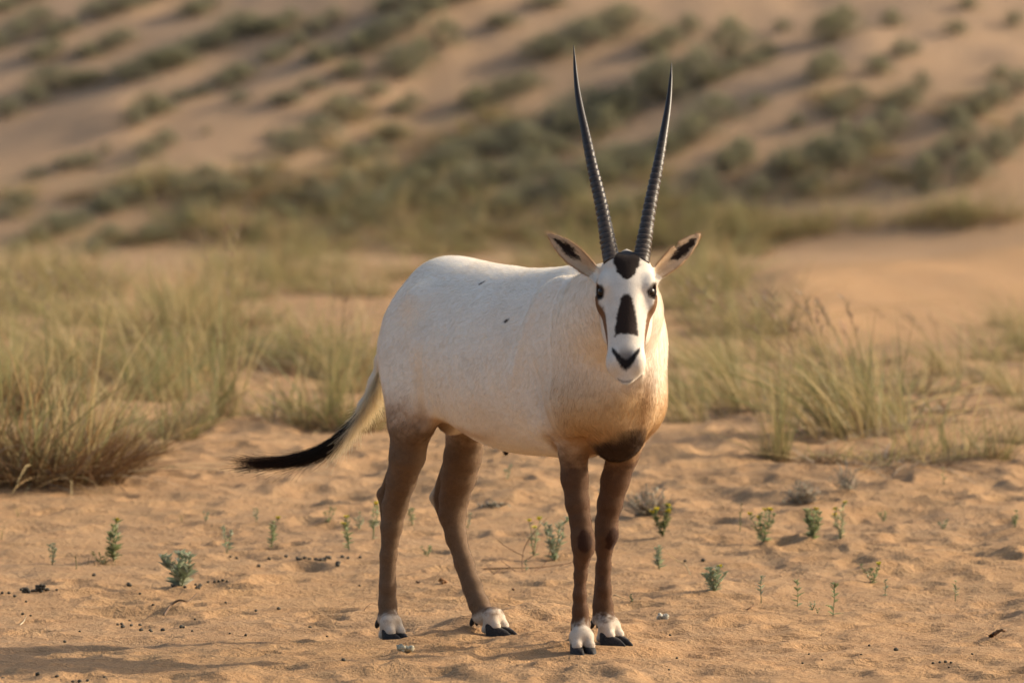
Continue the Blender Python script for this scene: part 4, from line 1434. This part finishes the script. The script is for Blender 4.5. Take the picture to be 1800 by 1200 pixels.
SIL, GRN, PAL = (.285, .315, .205), (.250, .280, .140), (.36, .36, .21)
herb(318, 1031, 54, 62, 'low spiky silver-green herb standing in a row of dung pellets', 7, 12, 0, SIL, 1.0)
herb(200, 986, 68, 34, 'upright herb with a yellow tip growing out of a brown mat', 3, 22, 1, GRN, .6)
e = herb(180, 992, 22, 70, 'flat brown and green mat at the foot of an upright yellow-tipped herb', 6, 6, 0, (.13, .13, .05), .8, mat_base=True)
herb(92, 992, 34, 26, 'small sprawling herb beside the brown mat', 4, 7, 0, SIL, .8)
herb(135, 1000, 22, 12, 'tiny dry sprig between the brown mat and a small sprawling herb', 2, 4, 0, (.25, .18, .09), .6)
herb(399, 972, 44, 28, 'upright two-headed pale herb behind the spiky silver-green herb', 2, 16, 0, SIL, .6)
herb(477, 966, 50, 26, 'leafy herb with a yellow bud left of the pellet row', 2, 18, 1, GRN, .6)
herb(614, 968, 54, 28, 'yellow-topped herb left of the near hind leg', 2, 20, 2, GRN, .55)
herb(578, 922, 24, 24, 'small dark green herb behind the yellow-topped herb near the hind leg', 3, 8, 0, GRN, .8)
herb(655, 950, 62, 24, 'tall pale herb with yellow buds right behind the near hind leg', 2, 16, 2, PAL, .5)
herb(631, 930, 26, 20, 'little round herb between two yellow-budded herbs', 3, 8, 0, SIL, .8)
herb(451, 918, 22, 18, 'blurred little herb on bare sand below the tail tip', 2, 8, 0, SIL, .8)
herb(362, 918, 16, 16, 'tiny pale rosette on bare sand far from the tail', 3, 6, 0, SIL, .8)
herb(725, 925, 30, 26, 'dull green herb between the two hind legs', 3, 9, 0, GRN, .7)
herb(752, 978, 17, 26, 'short dark sprig on the sand between the hind legs', 3, 7, 0, GRN, 1.0)
herb(893, 842, 22, 22, 'distant pale sprig under the belly of the oryx', 3, 8, 0, SIL, .8)
herb(975, 986, 72, 48, 'leafy branching herb right behind the near front leg', 5, 17, 0, SIL, .5)
herb(938, 978, 60, 38, 'thin yellow-flowered herb under the belly beside a bare twig', 3, 10, 4, PAL, .45)
herb(1165, 944, 54, 50, 'bushy yellow-flowered herb in front of the grey dry bush', 7, 13, 6, (.17, .185, .075), .6)
herb(1158, 1000, 40, 26, 'dense upright herb right of the front legs', 4, 13, 0, SIL, .65)
herb(1255, 1040, 40, 50, 'compact spiky herb dotted with yellow right of the front hooves', 9, 10, 3, SIL, .9)
herb(1342, 955, 54, 54, 'loose branching herb with yellow tips and a trailing side shoot', 6, 13, 4, GRN, .55)
herb(1428, 948, 50, 42, 'dense dark rounded herb with one yellow tip', 8, 15, 1, GRN, .6)
herb(1478, 948, 62, 34, 'pale airy yellow-tipped herb beside a dense dark rounded herb', 4, 11, 3, PAL, .5)
herb(1338, 1063, 46, 26, 'single thin seedling with a tuft of narrow leaves on top', 1, 12, 0, SIL, .7, tight=True)
herb(1402, 1066, 42, 18, 'single straight seedling with upright leaves', 1, 12, 0, GRN, .8)
herb(1464, 1082, 56, 26, 'tallest single seedling with curled lower leaves', 1, 15, 0, GRN, .65)
herb(1428, 1072, 15, 20, 'tiny ground-hugging seedling between the single seedlings', 3, 5, 0, SIL, 1.0)
herb(1437, 1078, 9, 12, 'smallest seedling beside a ground-hugging one', 2, 4, 0, GRN, 1.0)
herb(1533, 1028, 34, 40, 'forked yellow-tipped herb on the right stretch of sand', 4, 11, 1, GRN, .65)
herb(1556, 1048, 26, 14, 'short seedling in front of the forked yellow-tipped herb', 1, 12, 0, SIL, .7)
herb(1679, 1056, 33, 18, 'lone pale seedling on bare rippled sand', 1, 12, 0, PAL, .7)
herb(1785, 928, 26, 20, 'upright dark green herb at the far right of the sand', 3, 9, 0, GRN, .7)
herb(1553, 918, 16, 20, 'little green cushion behind the forked herb', 4, 6, 0, GRN, .9)
herb(1660, 932, 16, 30, 'faint sprawling herb near the upright dark green herb', 4, 6, 0, SIL, .9)
herb(1658, 852, 26, 10, 'single blurred sprout in front of the grass edge', 1, 8, 0, GRN, .7)
herb(1300, 935, 44, 16, 'thin wilted herb left of the loose branching herb', 2, 5, 0, (.25, .21, .11), .5)
herb(1112, 1068, 12, 22, 'uprooted sprig lying near the front hooves', 3, 6, 0, (.13, .15, .08), 1.0)
herb(822, 930, 24, 14, 'faint sprout between the far hind leg and the front legs', 2, 7, 0, SIL, .7)
herb(925, 1002, 18, 12, 'pale seedling at the foot of the bare twig', 1, 9, 0, SIL, .8)


# ---- dry grey bushes
def dry_bush(px, py, wpx, hpx, label, n=90, col=(.34, .28, .21)):
    p = hit(px, py); w, h = wpx * p[1] / FPX, hpx * p[1] / FPX
    paths = []
    for _ in range(n):
        a = pr.uniform(0, 6.28); q = pr.random() ** .6
        t = np.linspace(0, 1, 6)[:, None]
        e = np.array([math.cos(a) * q * w * .5, math.sin(a) * q * w * .5, h * pr.uniform(.35, 1.0) * (1 - .45 * q * q)])
        paths.append(e * t + pr.normal(0, .05 * w, (6, 3)) * t * (1 - .5 * t) + np.array([0, 0, -.01]))
    e = empty('dry_bush', tuple(p), 0)
    link(bpy.data.objects.new('twigs', quad_mesh('twigs', tubes(paths, [.0022] * n, [np.asarray(col) * pr.uniform(.7, 1.2) for _ in range(n)]), M_DRY)), e)
    k = 260; rt = np.concatenate([np.array(pp)[pr.integers(2, 6, 3)] for pp in paths])[:k]
    c = jit((.38, .34, .25), len(rt), .15)
    lf = ribbons(rt, pr.normal(0, 1, (len(rt), 3)), np.full(len(rt), .014), np.full(len(rt), .005), np.zeros((len(rt), 3)), 2, c, c)
    o = link(bpy.data.objects.new('dead_leaves', quad_mesh('dead_leaves', lf, M_DRY)), e); o['kind'] = 'stuff'
    tag(e, label, 'dry bush')


dry_bush(1140, 905, 110, 62, 'wide grey dry bush behind the far front leg', 150)
dry_bush(1410, 886, 80, 44, 'grey dry bush with thin pale twigs behind the rounded herbs', 110)
dry_bush(1488, 862, 55, 66, 'tall sparse dry bush in front of the seeding grass', 40)
dry_bush(865, 888, 60, 14, 'flat dark patch of dead twigs under the belly', 60, (.12, .10, .075))
dry_bush(1062, 868, 22, 22, 'small grey dry tuft seen between the front legs', 24)


# ---- twigs, straws and crumbs lying about
def stick(name, pts, r, col, label, cat='twig', extra=()):
    base = hit(*pts[0][:2])
    pp = []
    for (x, y, up) in [(q[0], q[1], q[2] if len(q) > 2 else 0) for q in [(*a, 0) if len(a) == 2 else a for a in pts]]:
        w = hit(x, y + up); w = w.copy(); w[2] += up * w[1] / FPX + r * .6
        pp.append(w - base)
    e = empty(name, tuple(base), 0)
    P3 = np.array(pp); ts_ = np.linspace(0, 1, len(P3)); tt = np.linspace(0, 1, 6 * len(P3))
    sm_ = np.stack([cubic(ts_, P3[:, i], tt) if len(P3) > 2 else np.interp(tt, ts_, P3[:, i]) for i in range(3)], 1)
    link(bpy.data.objects.new('stem', quad_mesh('stem', tubes([sm_], [r], [col]), M_DRY)), e)
    for b in extra:
        q = []
        for a in b:
            x, y, up = a if len(a) == 3 else (*a, 0)
            w = hit(x, y + up).copy(); w[2] += up * w[1] / FPX + r * .5; q.append(w - base)
        Q = np.array(q); ts2 = np.linspace(0, 1, len(Q)); t2 = np.linspace(0, 1, 5 * len(Q))
        Q = np.stack([cubic(ts2, Q[:, i], t2) if len(Q) > 2 else np.interp(t2, ts2, Q[:, i]) for i in range(3)], 1)
        link(bpy.data.objects.new('branch', quad_mesh('branch', tubes([Q], [r * .7], [col]), M_DRY)), e)
    tag(e, label, cat)


TW, STW = (.16, .085, .045), (.50, .38, .20)
stick('bare_twig', [(850, 1001, 0), (900, 1000, 2), (950, 998, 6), (1000, 992, 10), (1030, 985, 14)], .0022, TW, 'bare brown twig lying under the belly beside the near front leg', extra=[
    [(918, 1004, 2), (921, 968, 36), (940, 936, 68), (962, 912, 92)], [(921, 980, 24), (890, 962, 42), (873, 950, 54)], [(922, 985, 20), (940, 972, 34), (946, 950, 55)],
    [(940, 1003, 4), (958, 990, 14), (968, 965, 40)], [(880, 1001, 2), (868, 1008, 4), (856, 992, 14)], [(905, 1001, 2), (880, 985, 10)]])
stick('bent_straw', [(1214, 1012, 0), (1204, 995, 12), (1190, 985, 22), (1173, 972, 34)], .0016, STW, 'thin bent straw standing by the dense upright herb', 'straw')
stick('curved_stick', [(288, 1081, 0), (300, 1070, 5), (316, 1062, 8), (330, 1058, 8), (346, 1048, 14)], .0045, (.15, .09, .05), 'curved brown stick half buried near the scattered pellets', 'stick')
stick('pale_straw', [(1080, 1045, 0), (1098, 1052, 2), (1112, 1062, 0)], .0014, STW, 'pale straw lying beside the far front fetlock', 'straw')
stick('white_straw', [(35, 1098, 0), (42, 1092, 3), (46, 1082, 8)], .0018, (.62, .52, .36), 'short white straw standing in a sand hollow', 'straw')
stick('grass_stalk', [(640, 1074, 0), (652, 1060, 12), (664, 1064, 6)], .0012, TW, 'folded thin stalk left of the near hind leg', 'straw')
stick('thin_root', [(762, 1025, 0), (775, 1005, 8), (795, 985, 16)], .0013, (.22, .13, .06), 'thin arching root beside the brown stump behind the hind legs', 'root')
stick('long_straw', [(870, 1060, 0), (890, 1065, 2), (905, 1070, 0)], .0012, (.32, .2, .1), 'thin straw on the sand in front of the far hind hoof', 'straw')
stick('short_stick', [(1314, 1072, 0), (1322, 1068, 3), (1326, 1064, 4)], .0028, TW, 'very short dark stick left of the single seedlings', 'stick')
stick('right_straw', [(1690, 1125, 0), (1712, 1118, 4), (1736, 1108, 6)], .0014, (.3, .2, .1), 'thin straw near the brown stump on rippled sand', 'straw')


def crumb_mesh(seed, rough=.25):
    bm = bmesh.new(); bmesh.ops.create_icosphere(bm, subdivisions=2, radius=1)
    r = np.random.default_rng(seed)
    ph = r.uniform(0, 6, 6)
    for v in bm.verts:
        c = v.co
        v.co *= 1 + rough * (math.sin(3 * c.x + ph[0]) * math.sin(3 * c.y + ph[1]) + .6 * math.sin(6 * c.z + ph[2]) * math.sin(5 * c.x + ph[3]))
    me = bpy.data.meshes.new('crumb'); bm.to_mesh(me); bm.free()
    me.polygons.foreach_set('use_smooth', [True] * len(me.polygons))
    return me


def clump(name, px, py, wpx, hpx, col, label, cat, n=5):
    """a knobbly lump built from several lobes"""
    p = hit(px, py); s = p[1] / FPX
    m = NT(name); nz = m.noise(2.6, 5, .75, m.obj_coord())
    m.l(m.ramp(nz, [(.33, tuple(c * .30 for c in col)), (.47, col)]), m.b.inputs['Base Color']); m.l(m.bump(nz, .6, .0012), m.b.inputs['Normal']); m.b.inputs['Roughness'].default_value = .9
    e = empty(name, tuple(p), 0)
    for i in range(n):
        me = crumb_mesh(100 + i + int(px), .42); me.materials.append(m.m)
        o = link(bpy.data.objects.new('lobe', me), e)
        r = hpx * s * pr.uniform(.20, .38)
        o.location = (pr.uniform(-.5, .5) * wpx * s * .7, pr.uniform(-.01, .01), r * .5 + pr.uniform(0, .4) * hpx * s)
        o.scale = (r * pr.uniform(.8, 1.5), r, r * pr.uniform(.7, 1.1)); o.rotation_euler = pr.uniform(0, 3, 3)
    tag(e, label, cat)


clump('lichen_clod', 711, 1146, 34, 14, (.42, .38, .27), 'pale grey crusty clod in front of the near hind hoof', 'clod', 14)
clump('lichen_clod', 1166, 1088, 22, 12, (.48, .45, .36), 'pale grey crusty clod right of the far front hoof', 'clod', 14)
clump('root_stump', 780, 1027, 16, 16, (.24, .115, .04), 'reddish brown root stump between the hind legs', 'stump', 4)
stick('root_stump', [(1742, 1119, 0), (1750, 1116, 5), (1758, 1114, 11), (1766, 1112, 13)], .0075, (.17, .10, .055), 'dark brown bent root stump on rippled sand far from the oryx', 'stump', extra=[[(1756, 1115, 8), (1752, 1112, 14)], [(1764, 1112, 12), (1770, 1110, 8)]])
clump('earth_clod', 735, 1025, 9, 7, (.14, .085, .05), 'small dark clod beside the reddish brown stump', 'clod', 3)
clump('earth_clod', 905, 1038, 11, 6, (.20, .105, .05), 'flat brown clod on the sand heap under the belly', 'clod', 3)

# ---- dung pellets: each its own
dm = NT('dung')
dz = dm.noise(300, 3, .6, dm.obj_coord())
dm.l(dm.ramp(dz, [(.3, (.016, .013, .008)), (.75, (.075, .060, .036))]), dm.b.inputs['Base Color']); dm.b.inputs['Roughness'].default_value = .8
PEL = []
for i in range(4):
    me = crumb_mesh(i, .10); me.name = 'pellet'; me.materials.append(dm.m); PEL.append(me)


def pellets(lst, label, group):
    for (px, py, s, *up) in lst:
        p = hit(px, py + (up[0] if up else 0)); k = s * p[1] / FPX * .5
        o = link(bpy.data.objects.new('dung_pellet', PEL[gr2.integers(4)]))
        lift = .55
        o.location = (p[0], p[1], p[2] + k * lift + (up[0] * p[1] / FPX if up else 0))
        o.scale = (k, k * gr2.uniform(1.0, 1.35), k * .85); o.rotation_euler = (gr2.uniform(-.4, .4), gr2.uniform(-.4, .4), gr2.uniform(0, 6))
        tag(o, label, 'dung pellet', group)


pile = [(gr2.uniform(33, 84), 1042 - gr2.random() * 3, gr2.uniform(6, 8.5)) for _ in range(18)] + [(gr2.uniform(36, 80), 1037, gr2.uniform(6, 8), 5) for _ in range(12)] + [(72, 1032, 8, 10), (66, 1033, 7, 9), (77, 1033, 7, 9)]
pellets(pile, 'dark dung pellet in the densest pile', 'densest pellet pile')
pellets([(4, 1043, 6), (16, 1044, 6), (26, 1050, 6.5), (100, 1039, 5), (46, 1060, 5), (40, 1081, 6), (54, 1083, 4), (165, 1012, 7), (227, 1033, 8), (226, 1028, 6), (246, 1045, 5), (269, 1067, 5), (214, 1098, 6), (216, 1104, 8), (231, 1102, 6), (228, 1091, 5), (246, 1100, 6.5),
         (248, 1109, 7.5), (264, 1108, 5), (266, 1111, 5), (286, 1109, 7), (207, 1098, 5), (114, 1129, 5.5), (140, 1110, 4), (319, 1105, 8), (322, 1104, 6), (338, 1111, 5), (343, 1091, 5), (432, 1118, 5.5), (450, 1077, 5.5), (490, 1072, 7), (545, 1105, 5), (604, 1162, 7), (397, 1061, 4), (405, 1036, 6),
         (5, 1191, 6), (66, 1189, 8), (100, 1192, 6), (128, 1199, 6), (140, 1199, 8), (154, 1197, 6), (184, 1193, 6), (575, 1120, 4), (632, 1030, 4), (404, 1115, 4)],
        'single dark dung pellet scattered over open sand', 'scattered pellets')
row1 = [(302 + gr2.uniform(0, 50), 1031 + gr2.uniform(-4, 6), gr2.uniform(4.5, 7)) for _ in range(18)] + [(366, 1028, 5), (377, 1027, 5), (384, 1028, 5), (392, 1028, 6), (399, 1029, 5), (287, 981, 5), (317, 975, 5)]
pellets(row1, 'dark dung pellet in the row under the spiky silver-green herb', 'pellet row under the spiky herb')
row2 = [(522 + gr2.uniform(0, 58), 984 + gr2.uniform(-5, 6), gr2.uniform(4.5, 8)) for _ in range(17)] + [(594, 991, 8), (594, 997, 8), (602, 981, 7), (612, 983, 6), (633, 983, 6), (473, 984, 6), (455, 997, 7), (503, 980, 7), (405, 983, 5), (416, 983, 5)]
pellets(row2, 'dark dung pellet in the strung-out row left of the near hind leg', 'pellet row left of the hind leg')
pellets([(1528, 1138, 5), (1422, 1151, 4), (1445, 1160, 4), (1575, 1143, 8), (1514, 1153, 4), (1640, 1168, 5), (1652, 1168, 5), (1662, 1167, 6), (1672, 1169, 5), (1190, 1158, 5), (1178, 1117, 5), (1176, 1178, 4), (1411, 1168, 4), (1668, 1177, 4), (1709, 1150, 4), (1236, 988, 8), (1204, 988, 5)],
        'small dark crumb of dung on the sand right of the oryx', 'pellets right of the oryx')
